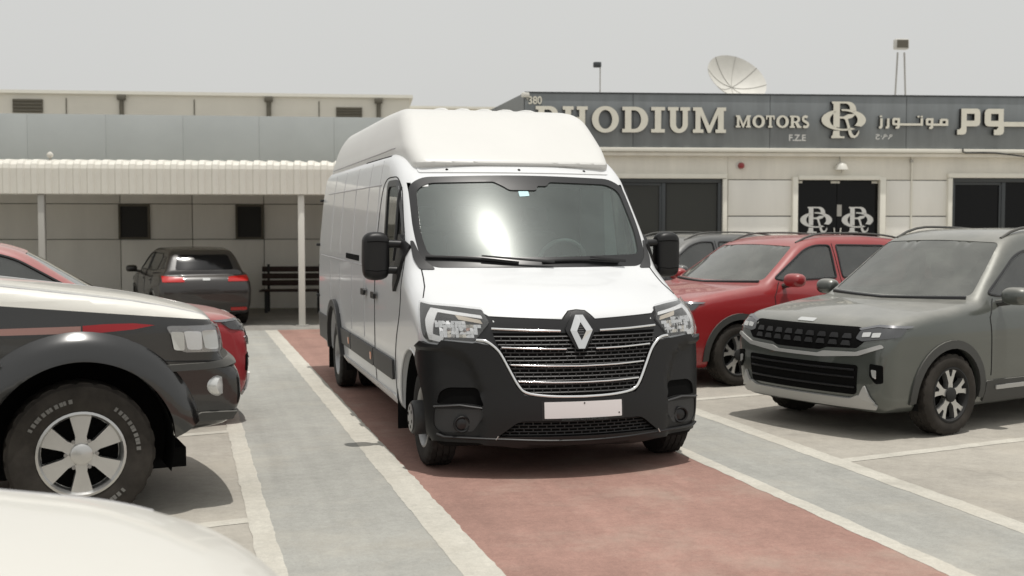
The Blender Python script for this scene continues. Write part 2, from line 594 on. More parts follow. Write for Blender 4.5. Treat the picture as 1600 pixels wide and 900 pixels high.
# ================================================================ van: body shape (front at y=0.15, rear at y=6.93, z up, x across)
VAN_P1 = Prof(fillet([(.22, .245, .03), (.165, .255, .02), (.165, .45, .1), (.185, .62, .1), (.205, .8, .1), (.222, .98, .08), (.255, 1.085, .06), (.33, 1.155, .08),
    (.55, 1.245, .15), (.85, 1.34, .15), (1.02, 1.405, .05), (1.235, 1.655, .2), (1.465, 1.90, .2), (1.70, 2.13, .10), (1.83, 2.20, .08), (2.0, 2.27, .15), (2.3, 2.33, .2), (6.70, 2.345, .05), (6.86, 2.30, .1),
    (6.93, 1.5, .3), (6.93, .36, .05), (6.0, .31, .1), (1.6, .295, .1), (.6, .255, .1)], n=7), 0, .016)
VAN_P2 = Prof(fillet([(1.84, 2.05, .02), (1.845, 2.185, .03), (1.79, 2.222, .045), (1.87, 2.285, .05), (2.20, 2.51, .3), (2.48, 2.69, .22), (2.85, 2.745, .3), (3.6, 2.765, .2), (6.25, 2.765, .25), (6.52, 2.66, .2), (6.74, 2.30, .05), (6.74, 2.05, .02)], n=9), 0, .016)

def van_lower(x, y, z):
    ax = np.abs(x)
    k = lerp(y, [.2, .6, 1.1, 1.8, 2.6, 3.4], [.33, .31, .25, .23, .12, 0])
    yw = y - k * ax * ax
    zw = z + lerp(y, [.1, .3, .9, 1.25], [0, .06, .05, 0]) * ax * ax
    W = lerp(z, [.25, .4, .7, 1.0, 1.4, 1.8, 2.05, 2.36], [.985, 1.015, 1.032, 1.035, 1.03, 1.0, .975, .92])
    W = W + lerp(y, [.1, .5, 1.0, 1.6], [-.02, -.005, 0, 0])
    W = W - .035 * lerp(y, [1.3, 1.7, 2.3], [1, .9, 0]) * lerp(z, [1.25, 1.55, 2.1], [0, 1, 1])
    kk = lerp(y, [.3, 1.2, 1.6, 2.4], [.15, .13, .10, .10])
    return smax(VAN_P1(yw, zw), ax - W, kk)

def van_cap(x, y, z):
    ax = np.abs(x)
    yw = y - lerp(y, [1.5, 2.2, 3.0], [.10, .10, 0]) * ax * ax
    W = lerp(z, [2.1, 2.33, 2.45, 2.6, 2.75], [.90, .895, .87, .825, .76]) - lerp(y, [1.8, 2.1, 2.5], [.09, .05, 0])
    return smax(VAN_P2(yw, z), ax - W, .09)

def van_f(x, y, z):
    return np.minimum(van_lower(x, y, z), van_cap(x, y, z))
# ================================================================ shared materials
M = {}
M['white'] = mat('white_van_paint', (.69, .703, .715), .32, coat=.5, coat_rough=.04)
M['ivory'] = mat('ivory_fibreglass', (.635, .633, .612), .42, coat=.15, coat_rough=.2, var=.02, vscale=1.5)
M['plastic'] = mat('black_grained_plastic', (.010, .010, .0105), .42, bump=.05, bscale=600, spec=.35)
M['plastic2'] = mat('dark_grey_plastic', (.035, .035, .036), .5, bump=.05, bscale=500)
M['void'] = mat('deep_black', (.004, .004, .004), .9, spec=.1)
M['gap'] = mat('panel_gap_black', (.03, .03, .03), .8, spec=.2)
M['gap2'] = mat('gap_and_crease_shade_grey', (.46, .46, .47), .7, spec=.2)
M['satin'] = mat('satin_black', (.014, .014, .015), .32)
M['chrome'] = mat('chrome', (.86, .86, .86), .10, 1)
M['dchrome'] = mat('dark_chrome', (.32, .32, .33), .18, 1)
M['silver'] = mat('silver_alloy', (.55, .55, .54), .33, .85, var=.06)
M['steel'] = mat('grey_steel_wheel', (.36, .36, .36), .4, .6, var=.08)
M['tyre'] = mat('tyre_rubber', (.020, .019, .018), .78, bump=.12, bscale=220, var=.25, vscale=9, spec=.3)
M['liner'] = mat('wheel_liner_black', (.008, .008, .008), .95, spec=.1)
M['cabin'] = mat('grey_cabin_trim', (.055, .058, .058), .7)
M['dash'] = mat('dark_dashboard', (.05, .053, .053), .6, bump=.1, bscale=300)
M['dash2'] = mat('light_dashboard_insert', (.20, .215, .21), .6)
M['seat'] = mat('charcoal_seat_cloth', (.04, .04, .042), .9, bump=.2, bscale=400)
M['headlining'] = mat('pale_headlining', (.30, .31, .30), .9)
M['ws'] = glass('windscreen_glass', (.72, .79, .77), .05, 0, (.42, .47, .45), glow=((.004, .05), (.009, .12), (.018, .28)))
M['sideglass'] = glass('side_window_glass', (.35, .37, .36), .02)
M['lens'] = glass('lamp_lens', (.95, .95, .95), .02)
M['drl'] = mat('white_light_guide', (.75, .76, .77), .25, coat=.5)
M['amber'] = mat('amber_lens', (.50, .44, .36), .25, coat=.5)
M['orange'] = mat('orange_reflector', (.75, .22, .06), .3, coat=.5)
M['redlens'] = mat('red_lamp_lens', (.45, .012, .01), .15, coat=.6)
M['plate'] = mat('blank_number_plate', (.74, .72, .72), .45)
M['platefr'] = mat('plate_holder', (.012, .012, .012), .4)
M['platetx'] = mat('plate_holder_print', (.05, .06, .06), .5)
M['stick_w'] = mat('white_sticker', (.8, .8, .8), .5)
M['stick_b'] = mat('pale_blue_sticker', (.45, .68, .72), .5)

PI = math.pi

def mir(o, sx=-1):
    """same mesh on the other side"""
    me = o.data.copy()
    me.transform(Matrix.Diagonal((-1, 1, 1, 1)))
    me.flip_normals()
    me.set_sharp_from_angle(angle=math.radians(40))
    c = bpy.data.objects.new(o.name, me)
    col.objects.link(c)
    c.parent = o.parent
    return c

def mir_tree(o, parent=None):
    c = mir(o)
    if parent is not None: c.parent = parent
    for ch in list(o.children):
        mir_tree(ch, c)
    return c

def seam(f, pts, mode, mt, name, parent, r=.005, side=-1, off=0.0, step=.06, closed=False, yc=1.6, flat=1.0, n=6):
    """thin line along the surface, given in panel coordinates"""
    q = resample(pts, step, closed)
    a, b = q[:, 0], q[:, 1]; o = np.zeros(len(q)); one = o + 1
    if mode == 'x': O = np.stack([o + side * 3, a, b], 1); D = np.stack([-side * one, o, o], 1)
    elif mode == 'f': O = np.stack([a, o - 3, b], 1); D = np.stack([o, one, o], 1)
    elif mode == 'b': O = np.stack([a, o + 9, b], 1); D = np.stack([o, -one, o], 1)
    elif mode == 'z': O = np.stack([a, b, o + 4], 1); D = np.stack([o, o, -one], 1)
    else:
        D0 = np.stack([np.sin(a), -np.cos(a), o], 1); O = np.stack([o, o + yc, b], 1) + D0 * 2.6; D = -D0
    P, ok = cast(f, O, D, 8.0, 300)
    P = P[ok]
    if len(P) < 2: return None
    N = unit(grad(f, P))
    mb = MB()
    mb.tube(P + N * off, r, n, closed=closed, flat=flat, up=tuple(N.mean(0)))
    return mb.obj(name, mt, parent)

def tyre_rim(parent, c, side, R=.345, W=.20, rim=.215, kind='steel', name='wheel', hub=None, tmat=None):
    """wheel > tyre, rim; side -1/+1 gives the outer face"""
    wv = empty(name, c); wv.parent = parent
    hw = W / 2
    prof = [(rim - .012, -hw * .70), (rim, -hw * .86), (rim + (R - rim) * .35, -hw * 1.0), (rim + (R - rim) * .65, -hw * .99), (R - .022, -hw * .93), (R - .006, -hw * .80)]
    ribs = []
    for a, b in ((-.78, -.46), (-.40, -.04), (.04, .40), (.46, .78)):
        ribs += [(R - .010, hw * (a - .02)), (R, hw * a), (R, hw * b), (R - .010, hw * (b + .02))]
    prof += ribs + [(r, -h) for r, h in reversed(prof)]
    mb = MB(); n = 96
    mb.lathe(prof, (0, 0, 0), 0, n)
    V = np.array(mb.V); m = len(prof)
    ang = np.repeat(np.arange(n), m); pi = np.tile(np.arange(m), n)
    top = (pi >= 4) & (pi < m - 4)
    cut = top & (((ang + (pi // 4) * 1) % 4) == 0)
    rr = np.linalg.norm(V[:, 1:], axis=1)
    sc_ = np.where(cut, (R - .011) / np.maximum(rr, 1e-6), 1.0); sc_ = np.minimum(sc_, 1.0)
    V[:, 1] *= sc_; V[:, 2] *= sc_
    V[:, 2] = np.maximum(V[:, 2], -R + .006)
    mb.V = [tuple(v) for v in V]
    mb.obj('tyre', tmat or M['tyre'], wv, angle=28)
    s = side
    if kind == 'steel':
        rp = [(rim - .012, hw * .70), (rim + .004, hw * .88), (rim - .006, hw * .90), (rim - .022, hw * .72), (rim - .03, hw * .35), (rim - .06, hw * .30), (rim - .085, hw * .52), (.075, hw * .55), (.0, hw * .55)]
        mb = MB(); mb.lathe(rp, (0, 0, 0), 0, 48, sgn=s)
        ro = mb.obj('rim', M['steel'], wv)
        for k in range(8):
            t = 2 * PI * k / 8
            y, z = (rim - .062) * math.cos(t), (rim - .062) * math.sin(t)
            MB().lathe([(.0, hw * .49), (.024, hw * .49), (.026, hw * .44)], (0, y, z), 0, 12, sgn=s).obj('rim_hole', M['void'], ro)
    if hub == 'truck':
        mb = MB()
        hb0 = hw * .5
        mb.lathe([(.118, hb0), (.124, hb0 + .03), (.122, hb0 + .105), (.112, hb0 + .120), (.095, hb0 + .122), (0, hb0 + .124)], (0, 0, 0), 0, 40, sgn=s)
        hc = mb.obj('hub_cap', M['plastic2'], wv)
        ds = MB(); ds.lathe([(.098, hb0 + .1235), (.10, hb0 + .128), (.085, hb0 + .131), (0, hb0 + .1315)], (0, 0, 0), 0, 36, sgn=s)
        ds.obj('hub_disc', M['steel'], hc)
        for k in range(6):
            t = 2 * PI * k / 6 + .3
            MB().lathe([(0, hb0 + .1325), (.0135, hb0 + .1322), (.014, hb0 + .129)], (0, .066 * math.cos(t), .066 * math.sin(t)), 0, 10, sgn=s).obj('stud_hole', M['void'], hc)
    return wv

# ================================================================ the van
van = empty('cargo_van', (2.61, 7.42, 0), 0, 'large white high-roof cargo van with black bumper parked on the red lane', 'van')
AX = (.88, 5.28)
ws_hole = fillet([(-.865, 1.45, .03), (.865, 1.45, .03), (.885, 1.62, .2), (.855, 2.02, .09), (.76, 2.072, .15), (0, 2.09, .3), (-.76, 2.072, .15), (-.855, 2.02, .09), (-.885, 1.62, .2)])
dw = fillet([(2.25, 2.045, .06), (1.93, 2.045, .06), (1.63, 1.72, .2), (1.47, 1.47, .1), (1.45, 1.42, .03), (2.19, 1.42, .06)])
cav = [(1.24, 1.37), (1.80, 2.055), (2.85, 2.12), (2.85, .75), (1.24, .75)]
cuts = [cyl_cut(.985, .36, .465, -1.3, -.66), cyl_cut(.985, .36, .465, .66, 1.3), cyl_cut(5.30, .36, .50, -1.3, -.5), cyl_cut(5.30, .36, .50, .5, 1.3),
        prism_cut(cav, -.90, .90, 0), prism_cut(ws_hole, .8, 2.2, 1), prism_cut(dw, -1.3, 1.3, 0)]
body = solid(van_lower, (-1.12, .05, .18), (1.12, 7.05, 2.45), .027, 'body', M['white'], van, cuts)
body.data.materials.append(M['liner'])
for p_ in body.data.polygons:
    c_ = p_.center
    if (c_.z < .42 and c_.y < .62) or c_.z < .30: p_.material_index = 1
cap = solid(van_cap, (-1.0, 1.75, 2.06), (1.0, 6.9, 2.86), .017, 'high_roof', M['ivory'], van)
# roof ribs
for k in range(5):
    x = -.39 + .195 * k
    V = [];
    mb = MB()
    ys = np.linspace(2.52, 6.2, 30)
    O = np.stack([ys * 0 + x, ys, ys * 0 + 4], 1)
    P, ok = cast(van_cap, O, np.tile([0, 0, -1.], (len(ys), 1)), 3, 120)
    rad = np.full(len(ys), .040); rad[:3] = (.012, .026, .036)
    mb.tube(P + [0, 0, -.012], rad, 10, flat=.75)
    mb.obj('roof_rib', M['ivory'], cap)
# cap flange and its screws
fl = fillet([(-.80, 2.135, .05), (.80, 2.135, .05), (.80, 2.183, .01), (-.80, 2.183, .01)])
panel(van_lower, fl, 'f', M['white'], 'roof_flange', cap, .008, .012, .05)
for x in (-.575, 0, .575):
    P, _ = cast(van_lower, np.array([[x, -1, 2.160]]), np.array([[0, 1., 0]]), 5, 300)
    mb = MB(); mb.lathe([(0, -.022), (.009, -.021), (.012, -.012), (.013, -.0)], P[0], 1, 12)
    mb.obj('screw', M['gap'], cap)
# black sealing line between cap and body
sl = [(2.42, 2.365), (2.9, 2.36), (4.5, 2.36), (6.5, 2.36)]
for s in (-1, 1):
    seam(van_f, sl, 'x', M['gap2'], 'roof_seam', cap, .006, s)
    seam(van_f, [(2.45, 2.30), (3.9, 2.315)], 'x', M['gap'], 'gutter_slot', body, .008, s, flat=.5)
    # pressed lines of the panelled side, their crease shade drawn in grey
    seam(van_f, [(2.56, 2.062), (6.35, 2.085)], 'x', M['gap2'], 'side_crease', body, .007, s)
    seam(van_f, [(3.0, 1.36), (6.6, 1.385)], 'x', M['gap2'], 'belt_crease', body, .006, s)
    for y in (2.62, 3.22, 4.05, 4.95, 5.75):
        seam(van_f, [(y, .72), (y, 1.34)], 'x', M['gap2'], 'panel_crease', body, .0045, s)
        seam(van_f, [(y, 1.44), (y + .04, 2.27)], 'x', M['gap2'], 'panel_crease', body, .0045, s)
    # doors
    seam(van_f, fillet([(2.62, .36, .02), (2.60, 1.3, .2), (2.52, 1.9, .2), (2.44, 2.06, .1), (2.28, 2.11, .1), (1.97, 2.11, .1), (1.83, 2.02, .1), (1.50, 1.62, .2), (1.36, 1.40, .15), (1.36, 1.10, .2), (1.60, .80, .15), (1.62, .36, .02)]), 'x', M['gap'], 'door_seam', body, .005, s, closed=False)
# side glass, in black rubber
for s in (-1, 1):
    fr = panel(van_lower, fillet([(2.29, 2.085, .08), (1.91, 2.085, .08), (1.60, 1.74, .2), (1.43, 1.48, .1), (1.41, 1.38, .03), (2.22, 1.38, .07)]), 'x', M['satin'], 'window_rubber', van, .002, .012, .06, [fillet([(2.24, 2.035, .06), (1.935, 2.035, .06), (1.64, 1.72, .2), (1.48, 1.47, .1), (1.46, 1.43, .03), (2.18, 1.43, .06)])], s)
    sg = panel(van_lower, dw, 'x', M['sideglass'], 'side_window', van, -.008, .004, .08, (), s)
    seam(van_lower, [(1.80, 1.44), (1.84, 2.02)], 'x', M['satin'], 'window_divider', sg, .016, s)
# windscreen with printed black border
wso = fillet([(-.80, 1.405, .04), (.80, 1.405, .04), (.895, 1.45, .05), (.918, 1.68, .3), (.895, 2.035, .09), (.78, 2.10, .16), (0, 2.118, .3), (-.78, 2.10, .16), (-.895, 2.035, .09), (-.918, 1.68, .3), (-.895, 1.45, .05)])
wsi = fillet([(-.84, 1.495, .05), (0, 1.475, .3), (.84, 1.495, .05), (.868, 1.66, .3), (.842, 2.00, .08), (.74, 2.052, .14), (.22, 2.063, .02), (.19, 2.03, .02), (.11, 2.03, .01), (.09, 1.995, .02), (-.13, 1.995, .02), (-.17, 2.025, .02), (-.24, 2.063, .02), (-.74, 2.052, .14), (-.842, 2.00, .08), (-.868, 1.66, .3)])
wsf = panel(van_lower, wso, 'f', M['satin'], 'windscreen_border', van, .003, .02, .05, [wsi])
wsg = panel(van_lower, ws_hole, 'f', M['ws'], 'windscreen', van, -.006, .001, .05)
panel(van_lower, [(-.825, 2.022), (-.745, 2.028), (-.742, 2.052), (-.822, 2.047)], 'f', M['stick_w'], 'sticker', wsg, -.003, .001, .05)
panel(van_lower, fillet([(-.06, 1.947), (.022, 1.953), (.022, 1.99), (-.06, 1.99)], .008), 'f', M['stick_b'], 'sticker', wsg, -.003, .001, .05)
for s in (-1, 1):
    pt = fillet([(s * .945, 1.60, .02), (s * .925, 1.60, .02), (s * .888, 1.47, .05), (s * .80, 1.39, .03), (s * .915, 1.39, .02), (s * .945, 1.46, .05)], .02)
    panel(van_lower, pt, 'f', M['plastic2'], 'pillar_trim', van, .007, .012, .04)
# wipers
def wiper(a, b, piv):
    O = np.array([(a[0] + (b[0]-a[0]) * t, -1, a[1] + (b[1]-a[1]) * t + .012 * math.sin(PI * t)) for t in np.linspace(0, 1, 16)])
    P, _ = cast(van_lower, O, np.tile([0, 1., 0], (16, 1)), 5, 300)
    N = unit(grad(van_lower, P))
    wr = MB().tube(P + N * .016, .011, 6).obj('wiper', M['plastic'], van)
    O = np.array([(piv[0] + (P[9][0]-piv[0]) * t, -1, piv[1] + (P[9][2] + .008 - piv[1]) * t) for t in np.linspace(0, 1, 8)])
    Q, _ = cast(van_lower, O, np.tile([0, 1., 0], (8, 1)), 5, 300)
    N = unit(grad(van_lower, Q))
    MB().tube(Q + N * .042, np.linspace(.012, .007, 8), 6).obj('wiper_arm', M['plastic'], wr)
wiper((-.86, 1.475), (-.20, 1.43), (.06, 1.415))
wiper((-.02, 1.44), (.62, 1.43), (.66, 1.418))
# hood: front edge and shut lines
hood_edge = [(-.632, 1.112), (-.60, 1.092), (-.118, 1.072), (-.092, 1.10), (-.06, 1.128), (0, 1.135), (.06, 1.128), (.092, 1.10), (.118, 1.072), (.60, 1.092), (.632, 1.112)]
seam(van_f, hood_edge, 'f', M['gap'], 'hood_edge', body, .006, step=.03)
for s in (-1, 1):
    seam(van_f, [(s * .905, 1.21), (s * .912, 1.10), (s * .925, .99), (s * .945, .92), (s * .962, .86)], 'z', M['gap'], 'hood_seam', body, .005, step=.03)

FX, FZ = np.linspace(-1.0, 1.0, 161), np.linspace(.22, 1.22, 101)
_G = np.stack(np.meshgrid(FX, FZ, indexing='ij'), -1).reshape(-1, 2)
_P, _ = cast(van_f, np.stack([_G[:, 0], _G[:, 0] * 0 - 1, _G[:, 1]], 1), np.tile([0, 1., 0], (len(_G), 1)), 4)
FYG = _P[:, 1].reshape(161, 101)
def fyv(x, z):
    u = np.clip((np.asarray(x, float) + 1.0) / .0125, 0, 159.99); v = np.clip((np.asarray(z, float) - .22) / .01, 0, 99.99)
    i, j = u.astype(int), v.astype(int); a, b = u - i, v - j
    return (FYG[i, j]*(1-a) + FYG[i+1, j]*a)*(1-b) + (FYG[i, j+1]*(1-a) + FYG[i+1, j+1]*a)*b
def fy(x, z):
    return float(fyv(x, z))
def C3(p):
    """point on the nose -> (theta, z) around the cab axis"""
    if len(p) == 2:
        x, z = p; y = fy(x, z)
    else:
        x, y, z = p
    return (math.atan2(x, 1.6 - y), z)
def both(right):
    """right half outline from top centre down to bottom centre, mirrored"""
    return right + [(-a, b) for a, b in reversed(right)]
# grille area, black
U = [(.685, .932), (.60, .915), (.543, .86), (.49, .747), (.431, .627), (.385, .578), (.22, .556), (0, .552)]
inner = [(0, 1.132), (.06, 1.125), (.092, 1.098), (.118, 1.068), (.622, 1.096), (.618, 1.05), (.635, 1.03)] + [(.70, .95)] + U[1:-1] + [(0, .552)]
gp = inner + [(-a, b) for a, b in reversed(inner[1:-1])]
gback = panel(van_f, gp, 'f', M['satin'], 'grille_surround', van, .004, .01, .05)
# the mesh of the grille
def uw(z):
    return float(np.interp(z, [.56, .575, .60, .627, .747, .86, .915, .95, 1.0], [.30, .37, .405, .422, .478, .533, .565, .585, .585]))
gb = MB()
def bar_on(mb, pts, r, off, flat=1.0, n=4):
    Q = np.array(pts, float)
    x, z = Q[:, 0], Q[:, 1]
    y = fyv(x, z)
    N = unit(np.stack([(fyv(x + .01, z) - fyv(x - .01, z)) / .02, y * 0 - 1, (fyv(x, z + .01) - fyv(x, z - .01)) / .02], 1))
    mb.tube(np.stack([x, y, z], 1) + N * off, r, n, flat=flat, up=(0, 0, 1))
rows = np.arange(.585, .985, .0268)
for i, z in enumerate(rows):
    wz = uw(z) - .006
    bar_on(gb, [(x, z) for x in np.linspace(-wz, wz, 24)], .0052, .012)
    if i + 1 < len(rows):
        x0 = -.62 + (.029 if i % 2 else 0)
        for x in np.arange(x0, .62, .058):
            if abs(x) < uw(z + .013) - .012:
                bar_on(gb, [(x, z), (x, z + .0268)], .0046, .012)
gbo = gb.obj('grille_mesh', M['plastic2'], gback, angle=60)
bk = panel(van_f, [(uw(z), z) for z in (.565, .60, .627, .747, .86, .915, .985)] + [(-uw(z), z) for z in (.985, .915, .86, .747, .627, .60, .565)], 'f', M['void'], 'grille_void', gback, .0065, .002, .05)
# chrome bars
def chrome_bar(pts, r=.008, off=.02, name='chrome_bar', flat=1.0, par=None, mt=None):
    mb = MB(); bar_on(mb, [tuple(p) for p in resample(pts, .04, False)], r, off, flat, 8)
    return mb.obj(name, mt or M['chrome'], par or van, angle=60)
for s in (-1, 1):
    chrome_bar([(s * .14, .996), (s * .37, 1.002), (s * .59, 1.012)], .009, .014)
    chrome_bar([(s * .105, .876), (s * .32, .88), (s * .53, .889)], .0065)
chrome_bar([(-.474, .772), (-.25, .763), (0, .760), (.25, .763), (.474, .772)], .0065)
chrome_bar([(-.428, .660), (-.2, .652), (0, .650), (.2, .652), (.428, .660)], .0065)
uc = [(.688, .935), (.64, .934)] + U[1:]
uc = chaikin(np.array(uc), 2, False)
uc = [tuple(p) for p in uc] + [(-a, b) for a, b in uc[::-1][1:]]
chrome_bar(uc, .0125, .022, 'chrome_grille_frame')
# badge
bo = fillet([(-.04, 1.118), (.04, 1.118), (.108, 1.005), (.035, .872), (-.035, .872), (-.108, 1.005)], .012)
bd = panel(van_f, bo, 'f', M['satin'], 'badge', van, .022, .02, .03)
def badge_facets():
    yb = .178
    pts = {'t1': (-.027, 1.106), 't2': (.027, 1.106), 'r': (.080, 1.005), 'b2': (.022, .880), 'b1': (-.022, .880), 'l': (-.080, 1.005)}
    innr = [(0, 1.058), (.033, 1.000), (0, .935), (-.033, 1.000)]
    def y(x, z, o):
        return fy(0, z) - .024 - o
    mb = MB()
    # four folded bands of the diamond
    for sx in (-1, 1):
        top = [(0, 1.106), (sx * .027, 1.106), (sx * .080, 1.005), (sx * .033, 1.0), (0, 1.058)]
        bot = [(sx * .080, 1.005), (sx * .022, .880), (0, .880), (0, .935), (sx * .033, 1.0)]
        for P_, hi in ((top, 0), (bot, 0)):
            V = []
            for k, (a, b) in enumerate(P_):
                o = .016 if k in ((2, 3) if P_ is top else (0, 4)) else .008
                V.append((a, y(a, b, o), b))
            V2 = [(a, y(a, b, -.012), b) for a, b in P_]
            n = len(P_)
            F = [tuple(range(n)), tuple(range(2*n - 1, n - 1, -1))] + [(k, n + k, n + (k + 1) % n, (k + 1) % n) for k in range(n)]
            if sx > 0: F = [f[::-1] for f in F]
            mb.add(V + V2, F)
    return mb
badge_facets().obj('diamond', M['chrome'], bd, smooth=False)
hb = MB()
for z in (.97, .985, 1.0, 1.015, 1.03):
    bar_on(hb, [(-.02, z), (.02, z)], .003, .027)
hb.obj('badge_slat', M['plastic2'], bd)
# bumper, wrapped round the nose
br = [C3(p) for p in [(0.0, .540), (.22, .545), (.39, .566), (.44, .622), (.50, .745), (.553, .852), (.61, .903), (.69, .920), (.71, .915), (.90, .93), (.922, .900), (.985, .555, .906), (1.012, .60, .920), (1.03, .69, .868), (1.03, .755, .80)]]
arch = [(1.04, 0.985 - .475 * math.cos(a), .36 + .475 * math.sin(a)) for a in np.linspace(.95, -.12, 9)]
br += [C3(p) for p in arch]
br += [C3(p) for p in [(.985, .55, .245), (.89, .245), (.586, .245), (.3, .245), (0, .245)]]
bout = br + [(-a, b) for a, b in reversed(br[1:-1])]
def hole(pts, s):
    return [C3((s * p[0], p[1])) for p in pts]
INT = fillet([(.942, .497, .02), (.925, .582, .04), (.877, .614, .05), (.69, .618, .03), (.648, .492, .02), (.76, .510, .05)])
FOG = fillet([(.955, .468, .02), (.66, .472, .02), (.652, .43, .02), (.726, .318, .03), (.915, .306, .04), (.957, .345, .03)])
LOW = fillet([(-.43, .398, .04), (.43, .398, .04), (.565, .292, .02), (-.565, .292, .02)])
holes = [hole(INT, -1), hole(INT, 1), hole(FOG, -1), hole(FOG, 1), hole(LOW, 1)]
CR = np.array([(.975, .872), (.90, .870), (.80, .845), (.735, .79), (.70, .70), (.672, .615)])
def sculpt(P):
    # the bumper corners step back behind a curved brow
    Q = np.stack([np.abs(P[:, 0]), P[:, 2]], 1)
    poly = [(1.2, .872)] + [tuple(p) for p in CR] + [(.672, .52), (.66, .20), (1.2, .2)]
    d = polysdf(Q[:, 0], Q[:, 1], poly)
    t = np.clip(.5 - d / .022, 0, 1)
    return -.024 * t * t * (3 - 2 * t)
bump = panel(van_f, bout, 'c', M['plastic'], 'bumper', van, .040, .040, .024, holes, offf=sculpt)
# sculpted sharp brow above each intake
for s in (-1, 1):
    panel(van_f, hole(fillet([(p[0], p[1]) for p in INT], .005), s), 'c', M['void'], 'air_intake', bump, .004, .004, .05)
    fp = panel(van_f, hole([(x * 1.0, z) for x, z in FOG], s), 'c', M['plastic2'], 'fog_lamp_panel', bump, .010, .008, .04)
    y0 = fy(s * .80, .368) - .018
    fl_ = MB()
    fl_.lathe([(.058, .004), (.058, -.014), (.052, -.018), (.044, -.014), (.042, .0)], (s * .80, y0, .370), 1, 32)
    fl_.obj('fog_lamp_ring', M['plastic'], fp)
    fl_ = MB(); fl_.lathe([(0, -.008), (.03, -.007), (.043, 0)], (s * .80, y0, .370), 1, 24)
    fl_.obj('fog_lamp_cover', M['satin'], fp)
    chrome_bar([(s * .95, .482), (s * .80, .497), (s * .66, .480)], .012, .028, 'intake_lip', .6, bump, M['plastic2'])
    th0, th1 = C3((s * .60, .5))[0], C3((s * .545, .5))[0]
    seam(van_f, [C3((s * .628, .535)), C3((s * .55, .53)), C3((s * .54, .47)), C3((s * .62, .475))], 'c', M['void'], 'tow_eye_seam', bump, .003, off=.031, closed=True)
lg = panel(van_f, [C3(p) for p in LOW], 'c', M['void'], 'lower_grille', bump, .004, .004, .05)
lgm = MB()
for i, z in enumerate((.302, .324, .346, .368, .39)):
    wz = np.interp(z, [.29, .40], [.555, .42])
    bar_on(lgm, [(x, z) for x in np.linspace(-wz, wz, 24)], .0045, .014)
    if i < 4:
        for x in np.arange(-.55 + (.03 if i % 2 else 0), .55, .06):
            if abs(x) < wz - .04: bar_on(lgm, [(x, z), (x, z + .022)], .004, .014)
lgm.obj('lower_grille_mesh', M['plastic2'], lg, angle=60)
# lower lip
lip = [(-.93, .30), (-.89, .282), (-.60, .276), (-.3, .272), (0, .27), (.3, .272), (.60, .276), (.89, .282), (.93, .30)]
chrome_bar(lip, .014, .032, 'bumper_lip', .7, bump, M['plastic'])
for s in (-1, 1):
    chrome_bar([(s * .575, .275), (s * .560, .30)], .004, .052, 'lip_clip', 1, bump, M['silver'])
# number plate and holder
ph = panel(van_f, fillet([(-.285, .40), (.285, .40), (.285, .528), (-.285, .528)], .006), 'f', M['platefr'], 'plate_holder', van, .044, .02, .05)
pl = panel(van_f, fillet([(-.268, .415), (.268, .415), (.268, .522), (-.268, .522)], .005), 'f', M['plate'], 'number_plate', van, .050, .004, .05)
for (x, z) in ((0, .516), (.255, .440)):
    P, _ = cast(van_f, np.array([[x, -1, z]]), np.array([[0, 1., 0]]), 4, 300)
    MB().lathe([(0, -.0535), (.005, -.053), (.006, -.05)], P[0], 1, 8).obj('plate_bolt', M['gap'], pl)
text_mesh('ARABIAN AUTOMOBILES', .024, .001, 'holder_lettering', M['platetx'], ph, (0.0, fy(0, .40) - .053, .3995), (PI/2, 0, 0), sx=1.25)
